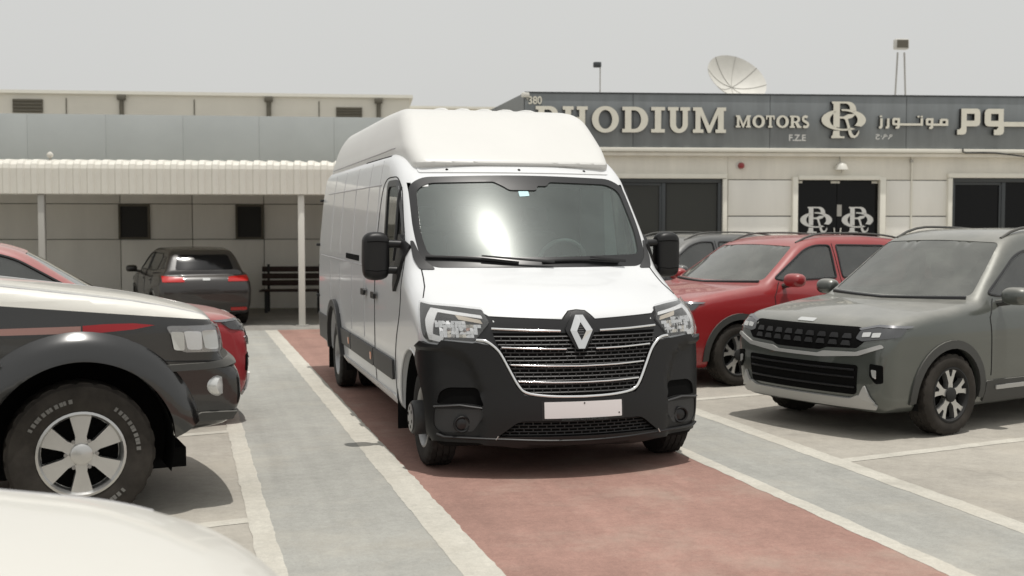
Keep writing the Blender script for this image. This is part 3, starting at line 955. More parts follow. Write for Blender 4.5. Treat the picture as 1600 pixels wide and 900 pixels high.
# headlights
HL = [(.632, .46, 1.133), (.600, .372, 1.05), (.615, .367, 1.032), (.702, .378, .928), (.90, .48, .940), (.922, .488, .911), (.985, .55, .917), (1.012, .60, .95), (1.00, .70, 1.06), (.99, .83, 1.172), (.96, .70, 1.158), (.80, .55, 1.147)]
def cth(pts, s=1):
    return [(s * math.atan2(x, 1.6 - y), z) for x, y, z in pts]
DRL = [(.955, .67, 1.136), (.648, .421, 1.094), (.640, .40, 1.074), (.925, .585, 1.110), (.956, .535, .972), (.893, .477, .950), (.91, .481, .918), (.982, .543, .934), (.992, .624, 1.062)]
AMB = [(.801, .524, 1.095), (.655, .406, 1.066), (.645, .384, 1.042), (.79, .476, 1.066)]
for s in (-1, 1):
    hl = panel(van_f, fillet(cth(HL, s), .012), 'c', M['satin'], 'headlight', van, .006, .01, .04)
    panel(van_f, fillet(cth(DRL, s), .006), 'c', M['drl'], 'light_guide', hl, .012, .006, .04)
    panel(van_f, cth(AMB, s), 'c', M['amber'], 'turn_signal', hl, .013, .006, .03)
    # angular reflector: a mosaic of small tilted mirror facets behind the lens
    RF = [(.935, 1.055), (.81, 1.062), (.665, 1.030), (.685, .975), (.72, .955), (.93, .962)]
    rr = random.Random(11)
    mb = MB()
    nx, nz = 12, 5
    for ix in range(nx):
        for iz in range(nz):
            x0, x1 = .66 + .285 * ix / nx, .66 + .285 * (ix + 1) / nx
            z0, z1 = .953 + .11 * iz / nz, .953 + .11 * (iz + 1) / nz
            if not inpoly(np.array([((x0 + x1) / 2, (z0 + z1) / 2)]), RF)[0]: continue
            tx, tz = rr.uniform(-.011, .011), rr.uniform(-.011, .011)
            V = []
            for q, (x, z) in enumerate(((x0, z0), (x1, z0), (x1, z1), (x0, z1))):
                V.append((s * x, fy(s * x, z) - .012 + (tx if q in (1, 2) else -tx) * .5 + (tz if q > 1 else -tz) * .5, z))
            mb.add(V, [(0, 1, 2, 3)])
    mb.obj('reflector', M['chrome'], hl, smooth=False)
    for (x, z) in ((.865, 1.005), (.765, 1.0)):
        MB().lathe([(0, -.006), (.010, -.004), (.013, .006)], (s * x, fy(s * x, z) - .018, z), 1, 12).obj('bulb_cap', M['dchrome'], hl)
    panel(van_f, fillet(cth(HL, s), .012), 'c', M['lens'], 'headlight_lens', hl, .024, .002, .04)
# rub strips low on the sides
for s in (-1, 1):
    for (a, b) in ((1.66, 2.60), (2.64, 4.02), (4.06, 4.78)):
        rs = panel(van_f, fillet([(a, .52), (b, .52), (b, .675), (a, .675)], .02), 'x', M['plastic2'], 'rub_strip', van, .022, .026, .08, (), s)
        if a > 2:
            y = a + .08
            panel(van_f, fillet([(y, .565), (y + .07, .565), (y + .07, .63), (y, .63)], .02), 'x', M['orange'], 'side_reflector', rs, .026, .006, .05, (), s)
    # rear wheel arch flare and rear corner
    fa = [(5.30 + .53 * math.cos(a), .36 + .53 * math.sin(a)) for a in np.linspace(PI, 0, 17)] + [(5.30 + .46 * math.cos(a), .36 + .46 * math.sin(a)) for a in np.linspace(0, PI, 17)]
    fa = [(5.30 + .575 * math.cos(a), .36 + .575 * math.sin(a)) for a in np.linspace(PI - .05, .05, 17)] + [(5.30 + .505 * math.cos(a), .36 + .505 * math.sin(a)) for a in np.linspace(.05, PI - .05, 17)]
    panel(van_f, fa, 'x', M['plastic2'], 'arch_flare', van, .045, .05, .08, (), s)
    panel(van_f, fillet([(5.92, .42), (6.9, .42), (6.9, .70), (5.92, .70)], .02), 'x', M['plastic2'], 'rear_corner_trim', van, .02, .024, .1, (), s)
    # sliding door rail, handles, sill
    rl = panel(van_f, fillet([(3.55, 1.392), (4.45, 1.40), (4.45, 1.452), (3.55, 1.445)], .01), 'x', M['void'], 'door_rail', van, .004, .004, .1, (), s)
    for y in (2.52, 3.10):
        hd = panel(van_f, fillet([(y - .085, 1.105), (y + .085, 1.105), (y + .085, 1.16), (y - .085, 1.16)], .02), 'x', M['plastic'], 'door_handle', van, .040, .022, .05, (), s)
    panel(van_f, fillet([(1.62, .315), (4.74, .315), (4.74, .40), (1.62, .40)], .01), 'x', M['white'], 'sill', van, .012, .02, .12, (), s)
    # mud flap behind the front wheel
    MB().box((s * .90, 1.58, .33), (.24, .012, .36)).obj('mud_flap', M['liner'], van, False)
    MB().box((s * .86, 5.86, .34), (.36, .012, .40)).obj('mud_flap', M['liner'], van, False)
    # black bezel around the wheel opening
    seam(van_f, [(.985 + .468 * math.cos(a), .36 + .468 * math.sin(a)) for a in np.linspace(.05, PI * .62, 24)], 'x', M['white'], 'arch_lip', body, .010, s, -.004, step=.05)
    # round side repeater
    P, _ = cast(van_f, np.array([[s * 3., 1.25, 1.14]]), np.array([[-s * 1., 0, 0]]), 4, 200)
    # mirror: mounting, two arms, upper and lower housing
    mt_ = panel(van_f, fillet([(1.38, 1.56), (1.62, 1.66), (1.66, 1.34), (1.58, 1.20), (1.46, 1.30)], .03), 'x', M['plastic'], 'mirror_mount', van, .025, .03, .06, (), s)
    for z in (1.575, 1.375):
        MB().tube([(s * .98, 1.52, z), (s * 1.08, 1.53, z + .004), (s * 1.16, 1.55, z)], .030, 10, flat=1.1, up=(0, 1, 0)).obj('mirror_arm', M['plastic'], mt_)
    def mf(x, y, z, s=s):
        x = x * s
        h = lerp(z, [1.28, 1.33, 1.45, 1.60, 1.67], [.082, .096, .104, .102, .088])
        a = np.abs(x - 1.192) - h
        d = np.abs(y - 1.55 - .0 * z) - .075 + .9 * np.maximum(0, -(y - 1.55)) * (np.abs(x - 1.192) / .1)**2 * .12
        b = np.abs(z - 1.485) - .185
        return smax(smax(a, d, .06), b, .07)
    lo, hi = (1.05, 1.40, 1.26), (1.33, 1.68, 1.72)
    if s < 0: lo, hi = (-1.33, 1.40, 1.26), (-1.05, 1.68, 1.72)
    mh = solid(mf, lo, hi, .016, 'mirror_housing', M['plastic'], mt_)
    seam(mf, [(s * 1.095, 1.592), (s * 1.192, 1.598), (s * 1.29, 1.592)], 'f', M['void'], 'mirror_seam', mh, .004, step=.03)
    seam(mf, [(s * 1.11, 1.38), (s * 1.192, 1.372), (s * 1.275, 1.38)], 'f', M['void'], 'mirror_seam', mh, .003, step=.03)
# wheel-arch liners
for s in (-1, 1):
    for (yc_, r_, xi) in ((.985, .455, .67), (5.30, .49, .51)):
        mb = MB(); n = 28
        A = np.linspace(-.28, PI + .28, n)
        V = [(s * x, yc_ + r_ * math.cos(a), .36 + r_ * math.sin(a)) for x in (xi, .985) for a in A] + [(s * xi, yc_, .36)]
        F = [(k, k + 1, n + k + 1, n + k) for k in range(n - 1)] + [(k, k + 1, 2 * n) for k in range(n - 1)]
        mb.add(V, F).obj('wheel_liner', M['liner'], van)
# wheels
for s in (-1, 1):
    tyre_rim(van, (s * .875, AX[0], .345), s, .345, .205, .212, 'steel', 'wheel', 'truck')
    tyre_rim(van, (s * .935, AX[1], .345), s, .345, .185, .212, 'steel', 'wheel')
    tyre_rim(van, (s * .68, AX[1], .345), s, .345, .185, .212, 'steel', 'wheel')
# underside
ub = MB(); ub.box((0, 3.9, .36), (1.30, 5.6, .16)); ub.box((0, .98, .33), (1.5, .10, .10)); ub.box((0, 5.28, .34), (1.1, .14, .14)); ub.lathe([(0, -.16), (.13, -.13), (.16, 0), (.13, .13), (0, .16)], (0, 5.28, .33), 0, 16)
ub.obj('underbody', M['liner'], van, False)
ub = MB(); ub.box((0, 1.02, .52), (1.30, 1.3, .30)); ub.obj('engine_undertray', M['liner'], van, False)
# interior
lin = MB()
pc = [(1.30, .78), (1.30, 1.36), (1.83, 2.02), (2.82, 2.09), (2.82, .78)]
x0, x1 = -.885, .885
V = [(x, y, z) for x in (x0, x1) for y, z in pc]
lin.add(V, [(0, 4, 9, 5), (3, 8, 9, 4)])
lin.obj('cabin_lining', M['cabin'], van, False)
MB().add([(x0, 1.83, 2.02), (x1, 1.83, 2.02), (x1, 2.82, 2.09), (x0, 2.82, 2.09)], [(0, 1, 2, 3)]).obj('headlining', M['headlining'], van, False)
def dash_f(x, y, z):
    top = 1.405 - .05 * np.clip((y - 1.45) / .3, 0, 1) + .03 * np.exp(-((np.abs(x - .38)) / .22)**4) * np.clip((y - 1.40) / .12, 0, 1)
    return smax(smax(z - top, np.abs(x) - .875, .04), smax(1.22 - y, y - 1.80 + .25 * (1.4 - z), .05), .05)
solid(dash_f, (-.93, 1.15, 1.0), (.93, 1.9, 1.5), .03, 'dashboard', M['dash'], van)
db = MB(); db.box((.36, 1.60, 1.425), (.30, .10, .035), bev=.012); db.obj('instrument_hood', M['dash2'], van)
db = MB(); db.box((-.25, 1.52, 1.410), (.55, .16, .02), bev=.006); db.obj('dash_tray', M['dash2'], van)
sw = [(.38 + .195 * math.cos(a), 1.80 - .06 * math.sin(a), 1.43 + .17 * math.sin(a)) for a in np.linspace(0, 2 * PI, 32, endpoint=False)]
swo = MB().tube(sw, .017, 8, closed=True).obj('steering_wheel', M['dash2'], van)
sp_ = MB(); sp_.tube([(.20, 1.80, 1.43), (.38, 1.78, 1.42), (.56, 1.80, 1.43)], .02, 6); sp_.tube([(.38, 1.78, 1.42), (.38, 1.84, 1.27)], .02, 6); sp_.lathe([(0, -.03), (.06, -.02), (.07, .02), (0, .03)], (.38, 1.79, 1.42), 1, 16)
sp_.obj('steering_hub', M['dash'], swo)
for x in (-.62, -.22, .40):
    def sf(X, Y, Z, x=x):
        back = smax(smax(np.abs(X - x) - .21, np.abs(Y - 2.50 - .22 * (Z - 1.2)) - .06, .07), np.abs(Z - 1.30) - .38, .1)
        hd_ = smax(smax(np.abs(X - x) - .12, np.abs(Y - 2.64) - .05, .05), np.abs(Z - 1.80) - .09, .06)
        base = smax(smax(np.abs(X - x) - .23, np.abs(Y - 2.25) - .26, .08), np.abs(Z - .92) - .08, .08)
        return np.minimum(np.minimum(back, hd_), base)
    solid(sf, (x - .3, 1.9, .78), (x + .3, 2.8, 1.95), .035, 'seat', M['seat'], van)
# rear doors: handle gap and lamps, hinges that stand out on the corner
for s in (-1, 1):
    panel(van_f, fillet([(s * .80, .95), (s * .93, .95), (s * .93, 1.35), (s * .80, 1.35)], .02), 'b', M['redlens'], 'tail_lamp', van, .012, .016, .06, start=9)
    for z in (.9, 1.5, 2.02):
        P, ok = cast(van_f, np.array([[s * 3., 6.80, z]]), np.array([[-s * 1., 0, 0]]), 4, 200)
        MB().box(P[0] + np.array([s * .012, .03, 0]), (.05, .10, .03), bev=.008).obj('door_hinge', M['gap'], van)
seam(van_f, [(0, .45), (0, 2.2)], 'b', M['gap'], 'door_gap', body, .006)
# ================================================================ the other cars
def paint(name, c, dust=.0, rough=.35, metal=.0, coat=.8):
    return mat(name, c, rough, metal, coat, .04, dust=dust)
M['grey_paint'] = paint('grey_green_car_paint', (.073, .082, .074), .55, .28, .3, 1.0)
M['red_paint'] = paint('red_car_paint', (.30, .012, .016), .26)
M['red_paint2'] = paint('dusty_red_car_paint', (.34, .022, .030), .55)
M['dgrey_paint'] = paint('dark_grey_car_paint', (.045, .05, .055), .32)
M['brown_paint'] = paint('dark_brown_car_paint', (.016, .013, .012), .08)
M['black_paint'] = paint('black_car_paint', (.012, .012, .012), .07, .22)
M['white_paint'] = paint('white_car_paint', (.74, .73, .68), .10)
M['cream_paint'] = paint('cream_white_car_paint', (.64, .627, .58), .12, .4, 0, .5)
M['stripe'] = mat('red_stripe_decal', (.30, .012, .018), .4)
M['black_gloss'] = mat('gloss_black_flare', (.007, .007, .007), .2, coat=1, coat_rough=.08)
M['stripe2'] = mat('faded_stripe_decal', (.30, .17, .15), .5)
M['clad'] = mat('grey_black_cladding', (.045, .046, .044), .6, dust=.35)
M['skid'] = mat('silver_skid_plate', (.44, .44, .43), .35, .2, dust=.15)
M['carglass'] = glass('dusty_car_glass', (.50, .53, .51), .17, .02, (.47, .47, .43), refl=.10)
M['cargls2'] = glass('car_side_glass', (.42, .45, .44), .06, .01, (.45, .45, .42), refl=.09)
M['tint'] = mat('tinted_car_glass', (.010, .010, .011), .10, spec=.25)
M['lamp'] = mat('clear_lamp', (.62, .63, .62), .12, .35, coat=1)
M['lampdark'] = mat('dark_lamp', (.05, .052, .055), .12, coat=1)
M['dusttyre'] = mat('dusty_tyre_rubber', (.035, .031, .027), .85, bump=.12, bscale=200, var=.35, vscale=7, spec=.2)
M['tletter'] = mat('raised_white_tyre_lettering', (.15, .147, .138), .8)

def alloy(wv, R, W, rim, side, n, style, m1, m2):
    s = side; hw = W / 2
    bar = MB(); bar.lathe([(rim - .012, hw * .70), (rim + .006, hw * .90), (rim - .008, hw * .94), (rim - .020, hw * .80), (rim - .026, hw * .2), (.0, hw * .15)], (0, 0, 0), 0, 48, sgn=s)
    ro = bar.obj('rim', m1, wv)
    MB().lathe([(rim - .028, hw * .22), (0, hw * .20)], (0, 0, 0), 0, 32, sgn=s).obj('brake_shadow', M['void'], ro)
    for k in range(n):
        t = 2 * PI * k / n + PI / 2
        if style == 'six':
            sh = [(.045, -.038), (.10, -.030), (rim - .03, -.058), (rim - .012, -.055), (rim - .012, .055), (rim - .03, .058), (.10, .030), (.045, .038)]
        else:
            sh = [(.03, -.032), (.10, -.026), (rim - .06, -.052), (rim - .012, -.085), (rim - .010, -.03), (rim - .075, -.010), (rim - .075, .010), (rim - .010, .03), (rim - .012, .085), (rim - .06, .052), (.10, .026), (.03, .032)]
        P = [(a * math.cos(t) - b * math.sin(t), a * math.sin(t) + b * math.cos(t)) for a, b in sh]
        a0, a1 = hw * .34, hw * .80
        mb = MB(); mb.prism(P, a1 if s > 0 else -a1, a0 if s > 0 else -a0, 0)
        mb.obj('spoke', m2 if (style != 'six' or True) else m1, ro, angle=30)
    hbm = MB(); hbm.lathe([(.062, hw * .5), (.06, hw * .92), (.045, hw * .99), (0, hw * 1.0)], (0, 0, 0), 0, 24, sgn=s); hbm.obj('hub_cap', m1, ro)
    if style == 'six':
        for k in range(6):
            t = 2 * PI * k / 6
            MB().lathe([(0, hw * .86), (.011, hw * .86), (.012, hw * .6)], (0, .085 * math.cos(t), .085 * math.sin(t)), 0, 8, sgn=s).obj('wheel_nut', M['dchrome'], ro)

def wheel_alloy(parent, c, s, R, W, rim, n=5, style='dbl', m1=None, m2=None, tm=None):
    wv = tyre_rim(parent, c, s, R, W, rim, 'alloy', 'wheel', None, tm)
    alloy(wv, R, W, rim, s, n, style, m1 or M['silver'], m2 or M['silver'])
    return wv

class Car:
    def __init__(s, low, up, wl, wu, kf=.16, kr=.08, ku=.18, taper=.06, L=4.4, rk=.10, ruk=.07):
        s.L = L
        s.pl = Prof(fillet(low, n=6), 0, .025); s.pu = Prof(fillet(up, n=6), 0, .025)
        s.wl, s.wu, s.kf, s.kr, s.ku, s.taper, s.rk, s.ruk = wl, wu, kf, kr, ku, taper, rk, ruk
    def lower(s, x, y, z):
        ax = np.abs(x); L = s.L
        yw = y - ax * ax * lerp(y, [0, .6, L * .4, L * .6, L - .5, L], [s.kf, s.kf, .02, 0, -s.kr, -s.kr])
        W = lerp(z, *s.wl) - lerp(y, [0, .25, .9, L - .9, L - .2, L], [s.taper * 1.3, s.taper, 0, 0, s.taper * .8, s.taper * 1.1])
        return smax(s.pl(yw, z + .02 * ax * ax), ax - W, s.rk)
    def upper(s, x, y, z):
        ax = np.abs(x); L = s.L
        yw = y - ax * ax * lerp(y, [0, L * .35, L * .55, L * .7, L], [s.ku, s.ku, .02, -.05, -.12])
        return smax(s.pu(yw, z + .05 * ax * ax), ax - lerp(z, *s.wu) + lerp(y, [L * .55, L], [0, .10]), s.ruk)
    def __call__(s, x, y, z):
        return smin(s.lower(x, y, z), s.upper(x, y, z), .03)

def build_car(root, C, pmat, arches, ar, zc, R, cav, wins, wsout, roofmat=None, h=.036, W=.9, top=1.75, interior=True, wsmat=None, sidemat=None, liner=.5):
    """body shell with real window openings, glass, liners and a plain interior"""
    cuts = []
    for y in arches:
        for s in (-1, 1):
            a, b = (liner, 1.4) if s > 0 else (-1.4, -liner)
            cuts.append(cyl_cut(y, zc, ar, a, b, 36))
    if interior:
        cuts.append(prism_cut(cav, -liner - .12, liner + .12, 0))
        cuts.append(prism_cut(wsout, -.2, cav[1][0] + .35, 1))
        for wn in wins: cuts.append(prism_cut(wn, -1.3, 1.3, 0))
    body = solid(C, (-W - .15, -.12, .12), (W + .15, C.L + .12, top), h, 'body', pmat, root, cuts)
    for y in arches:
        for s in (-1, 1):
            n = 22; A = np.linspace(-.3, PI + .3, n); r_ = ar - .008
            V = [(s * x, y + r_ * math.cos(a), zc + r_ * math.sin(a)) for x in (liner + .01, W - .05) for a in A] + [(s * (liner + .01), y, zc)]
            F = [(k, k + 1, n + k + 1, n + k) for k in range(n - 1)] + [(k, k + 1, 2 * n) for k in range(n - 1)]
            MB().add(V, F).obj('wheel_liner', M['liner'], root)
    ub = MB(); ub.box((0, C.L / 2, .27), (liner * 2 - .02, C.L - .7, .12)); ub.obj('underbody', M['liner'], root, False)
    if interior:
        wg = panel(C, wsout, 'f', wsmat or M['carglass'], 'windscreen', root, -.004, .001, .06)
        for wn in wins:
            for s in (-1, 1):
                panel(C, wn, 'x', sidemat or M['cargls2'], 'side_window', root, -.004, .001, .08, (), s)
        # cabin: dashboard, seats
        xin = liner + .10
        y0, zb = cav[0]
        MB().box((0, y0 + .32, zb - .06), (2 * xin - .06, .45, .14), bev=.04).obj('dashboard', M['dash'], root)
        MB().add([(-xin, cav[2][0] - .02, .5), (xin, cav[2][0] - .02, .5), (xin, cav[2][0] - .02, cav[2][1]), (-xin, cav[2][0] - .02, cav[2][1])], [(0, 1, 2, 3)]).obj('cabin_lining', M['cabin'], root, False)
        for x in (-.36, .36):
            for yy in (y0 + 1.05, y0 + 1.85):
                def sf(X, Y, Z, x=x, yy=yy):
                    back = smax(smax(np.abs(X - x) - .20, np.abs(Y - yy - .22 * (Z - .9)) - .06, .07), np.abs(Z - .88) - .34, .1)
                    hd_ = smax(smax(np.abs(X - x) - .12, np.abs(Y - yy - .10) - .05, .05), np.abs(Z - 1.30) - .08, .06)
                    return np.minimum(back, hd_)
                solid(sf, (x - .28, yy - .25, .48), (x + .28, yy + .35, 1.45), .05, 'seat', M['seat'], root)
        sw = [(.36 + .18 * math.cos(a), y0 + .62 - .07 * math.sin(a), zb - .02 + .16 * math.sin(a)) for a in np.linspace(0, 2 * PI, 24, endpoint=False)]
        MB().tube(sw, .016, 6, closed=True).obj('steering_wheel', M['dash'], root)
    return body

def ring(y, z, r0, r1, a0=-.12, a1=PI + .12, n=22):
    A = np.linspace(a1, a0, n)
    return [(y + r1 * math.cos(a), z + r1 * math.sin(a)) for a in A] + [(y + r0 * math.cos(a), z + r0 * math.sin(a)) for a in A[::-1]]

def car_mirror(C, root, y, z, mt, x0=.92, rise=.0):
    for s in (-1, 1):
        def mf(X, Y, Z, s=s):
            X = X * s
            return smax(smax(np.abs(X - x0 - .10) - .115, np.abs(Y - y - .10 * (X - x0)) - .085 + .05 * np.maximum(Z - z - .02, 0), .08), np.abs(Z - z) - .075, .07)
        a, b = sorted((s * (x0 - .06), s * (x0 + .26)))
        mh = solid(mf, (a, y - .16, z - .12), (b, y + .17, z + .12), .02, 'door_mirror', mt, root)
        MB().tube([(s * (x0 - .10), y + .02, z - .07), (s * (x0 + .04), y, z - .05)], .028, 8).obj('mirror_stalk', M['clad'], mh)

def suv(root, pm, kind, roofrails=True, tall=0):
    low = [(.10, .22, .05), (.02, .34, .08), (.00, .55, .1), (.015, .78, .08), (.07, .90, .06), (.20, .965, .10), (.60, 1.03, .2), (1.12, 1.085, .1), (2.6, 1.10, .3), (4.05, 1.13, .1), (4.26, 1.02, .1), (4.34, .80, .1), (4.33, .45, .1), (4.22, .27, .08), (3.6, .21, .1), (.6, .20, .1)]
    up = [(.90, .98, .03), (1.08, 1.075, .03), (1.86, 1.545, .18), (2.25, 1.615, .3), (3.1, 1.625, .3), (3.85, 1.56, .2), (4.18, 1.12, .1), (4.1, .98, .03)]
    if tall: up = [(a, b + tall * max(0, min(1, (b - 1.08) / .45)), r) for a, b, r in up]
    C = Car(low, up, ([.2, .35, .55, .8, .95, 1.1, 1.2], [.83, .875, .895, .90, .885, .855, .84]), ([.95, 1.08, 1.2, 1.4, 1.58, 1.7], [.85, .835, .79, .715, .635, .58]), .17, .10, .20, .05, 4.36)
    ay, zc, R, ar = (.86, 3.47), .335, .335, .385
    wins = [fillet([(1.55, 1.12, .03), (2.34, 1.135, .03), (2.36, 1.50, .04), (2.15, 1.505, .08), (1.95, 1.455, .1), (1.42, 1.14, .04)]),
            fillet([(2.44, 1.135, .03), (3.28, 1.15, .03), (3.40, 1.40, .06), (3.28, 1.49, .06), (2.46, 1.505, .04)])]
    wo = fillet([(-.74, 1.125, .04), (0, 1.105, .3), (.74, 1.125, .04), (.60, 1.49 + tall, .05), (0, 1.515 + tall, .4), (-.60, 1.49 + tall, .05)])
    cav = [(1.22, 1.06), (1.95, 1.50), (3.55, 1.50), (3.6, .55), (1.22, .55)]
    body = build_car(root, C, pm, ay, ar, zc, R, cav, wins, wo)
    def cp(pts, s=1, yc=1.6):
        """(x,z) seen from the front -> (theta,z)"""
        X = np.array([(s * p[0], -1.5, p[1]) for p in pts]); P, _ = cast(C, X, np.tile([0, 1., 0], (len(X), 1)), 4)
        return [(math.atan2(p[0], yc - p[1]), p[2]) for p in P]
    for s in (-1, 1):
        for y in ay:
            panel(C, ring(y, zc, ar - .004, ar + .065), 'x', M['clad'], 'arch_cladding', root, .014, .03, .07, (), s)
        panel(C, fillet([(1.32, .24), (3.02, .24), (3.02, .42), (1.32, .42)], .02), 'x', M['clad'], 'sill_cladding', root, .012, .016, .1, (), s)
        panel(C, fillet([(1.45, .34), (2.9, .34), (2.9, .375), (1.45, .375)], .01), 'x', M['skid'], 'sill_accent', root, .02, .01, .1, (), s)
        seam(C, [(1.38, .46), (1.36, .95), (1.46, 1.10)], 'x', M['gap'], 'door_seam', body, .005, s)
        seam(C, [(2.40, .44), (2.40, 1.52)], 'x', M['gap'], 'door_seam', body, .005, s)
        seam(C, [(3.30, .85), (3.36, 1.10)], 'x', M['gap'], 'door_seam', body, .005, s)
        seam(C, wins[0] + wins[0][:1], 'x', M['satin'], 'window_rubber', body, .012, s)
        seam(C, wins[1] + wins[1][:1], 'x', M['satin'], 'window_rubber', body, .012, s)
        for y in (2.22, 3.15):
            panel(C, fillet([(y - .1, .93), (y + .1, .935), (y + .1, .965), (y - .1, .96)], .012), 'x', pm, 'door_handle', root, .025, .015, .06, (), s)
        panel(C, fillet([(3.55, 1.17), (3.88, 1.19), (3.70, 1.42), (3.58, 1.42)], .03), 'x', M['tint'], 'quarter_window', root, .003, .004, .06, (), s)
        if roofrails:
            P, _ = cast(C, np.array([(s * .56, y, 3.) for y in np.linspace(1.95, 3.75, 14)]), np.tile([0, 0, -1.], (14, 1)), 3)
            off = np.array([0, .02, .032] + [.036] * 8 + [.032, .02, 0])
            MB().tube(P + np.stack([off * 0, off * 0, off], 1), .013, 6).obj('roof_rail', M['clad'], root)
        wheel_alloy(root, (s * .795, ay[0], zc), s, R, .215, .225, 5, 'dbl', M['gap'], M['silver'], M['dusttyre'])
        wheel_alloy(root, (s * .795, ay[1], zc), s, R, .215, .225, 5, 'dbl', M['gap'], M['silver'], M['dusttyre'])
    seam(C, [(-.72, 1.105), (0, 1.085), (.72, 1.105)], 'f', M['satin'], 'cowl', body, .02)
    car_mirror(C, root, 1.50, 1.13, pm, .93)
    # nose
    gr = panel(C, cp(fillet([(-.55, .90), (.55, .90), (.70, .855), (.58, .735), (.30, .725), (.24, .70), (-.24, .70), (-.30, .725), (-.58, .735), (-.70, .855)], .02)), 'c', M['void'], 'grille', root, .004, .01, .05)
    for k in range(9):
        x = -.48 + .12 * k
        for z in (.77, .825):
            panel(C, cp(fillet([(x - .045, z - .018), (x + .045, z - .018), (x + .03, z + .020), (x - .03, z + .020)], .008)), 'c', M['satin'], 'grille_cell', gr, .009, .004, .05)
    panel(C, cp(fillet([(-.78, .775), (-.58, .705), (-.28, .695), (-.22, .672), (.22, .672), (.28, .695), (.58, .705), (.78, .775), (.80, .75), (.60, .675), (.25, .645), (-.25, .645), (-.60, .675), (-.80, .75)], .015)), 'c', M['skid'] if kind != 'red' else M['dchrome'], 'nose_trim', root, .016, .018, .05)
    panel(C, cp(fillet([(-.60, .60), (.60, .60), (.58, .36), (-.58, .36)], .03)), 'c', M['void'], 'lower_intake', root, .006, .01, .05)
    for z in (.42, .50, .56):
        seam(C, cp([(-.57, z), (0, z), (.57, z)]), 'c', M['satin'], 'intake_slat', root, .009, off=.008)
    panel(C, cp(fillet([(-.60, .365), (-.52, .33), (.52, .33), (.60, .365), (.74, .285), (.72, .255), (-.72, .255), (-.74, .285)], .015)), 'c', M['skid'], 'skid_plate', root, .02, .024, .05)
    for s in (-1, 1):
        hl = panel(C, cp(fillet([(.58, .875), (.70, .905), (.845, .90), (.85, .83), (.62, .79), (.56, .81)], .015), s), 'c', M['lampdark'], 'headlight', root, .008, .01, .04)
        for x in (.64, .72):
            panel(C, cp(fillet([(x - .03, .822), (x + .035, .828), (x + .035, .862), (x - .03, .856)], .006), s), 'c', M['lamp'], 'lamp_unit', hl, .012, .004, .03)
        panel(C, cp(fillet([(.56, .885), (.70, .918), (.85, .912), (.85, .895), (.70, .90), (.58, .872)], .006), s), 'c', M['dchrome'], 'light_guide', hl, .011, .004, .03)
        fo = panel(C, cp(fillet([(.70, .62), (.80, .61), (.80, .47), (.75, .46), (.70, .52)], .015), s), 'c', M['void'], 'fog_recess', root, .006, .01, .04)
        panel(C, cp(fillet([(.715, .575), (.755, .57), (.755, .50), (.725, .52)], .01), s), 'c', M['lamp'], 'fog_lamp', fo, .012, .006, .03)
        panel(C, cp(fillet([(.60, .345), (.66, .45), (.70, .35), (.735, .30)], .02), s), 'c', M['skid'], 'skid_corner', root, .024, .02, .04)
        hl2 = panel(C, fillet([(s * .40, .93), (s * .80, .93), (s * .80, 1.05), (s * .42, 1.02)], .02), 'b', M['redlens'], 'tail_lamp', root, .01, .012, .06, start=8)
    panel(C, cp(fillet([(-.09, .915), (.09, .915), (.09, .94), (-.09, .94)], .01)), 'c', M['lamp'], 'badge', root, .006, .006, .03)
    panel(C, fillet([(-.55, 1.17, .05), (.55, 1.17, .05), (.47, 1.47, .06), (-.47, 1.47, .06)]), 'b', M['tint'], 'rear_window', root, .004, .006, .06, start=8)
    return C, body

def place(root, wheel_local, wheel_world, head):
    rz = math.atan2(head[0], -head[1])
    ca, sa = math.cos(rz), math.sin(rz)
    lx, ly = wheel_local
    root.location = (wheel_world[0] - (lx * ca - ly * sa), wheel_world[1] - (lx * sa + ly * ca), 0)
    root.rotation_euler = (0, 0, rz)

def hd(deg):
    """heading: degrees from +X, counter-clockwise"""
    return (math.cos(math.radians(deg)), math.sin(math.radians(deg)))

SUVG = 'cars in the angled bays right of the van'
ga = empty('parked_suv', label='grey-green compact SUV with silver skid plate and dusty hood', cat='car', group=SUVG)
suv(ga, M['grey_paint'], 'grey', tall=.08)
place(ga, (.89, .86), (6.05, 8.32), hd(197.4))
gb_ = empty('parked_suv', label='bright red SUV with red mirror and dark arch cladding behind the grey-green SUV', cat='car', group=SUVG)
CRED, _b = suv(gb_, M['red_paint'], 'red')
place(gb_, (.89, .86), (5.75, 11.55), hd(194))
def repaint(src, new, old, drop=()):
    """copy of a car with all its parts in another colour"""
    def rec(o, parent):
        if o.name.split('.')[0] in drop: return None
        c = o.copy(); col.objects.link(c); c.parent = parent; c.name = o.name.split('.')[0]
        if o.data is not None and o.data.materials and o.data.materials[0] == old:
            c.data = o.data.copy(); c.data.materials[0] = new
        for ch in list(o.children): rec(ch, c)
        return c
    return rec(src, None)
gc_ = repaint(gb_, M['dgrey_paint'], M['red_paint'])
tag(gc_, 'dark grey SUV farthest back in its row, behind the red SUV', 'car', SUVG)
place(gc_, (.89, .86), (5.75, 14.65), hd(194))
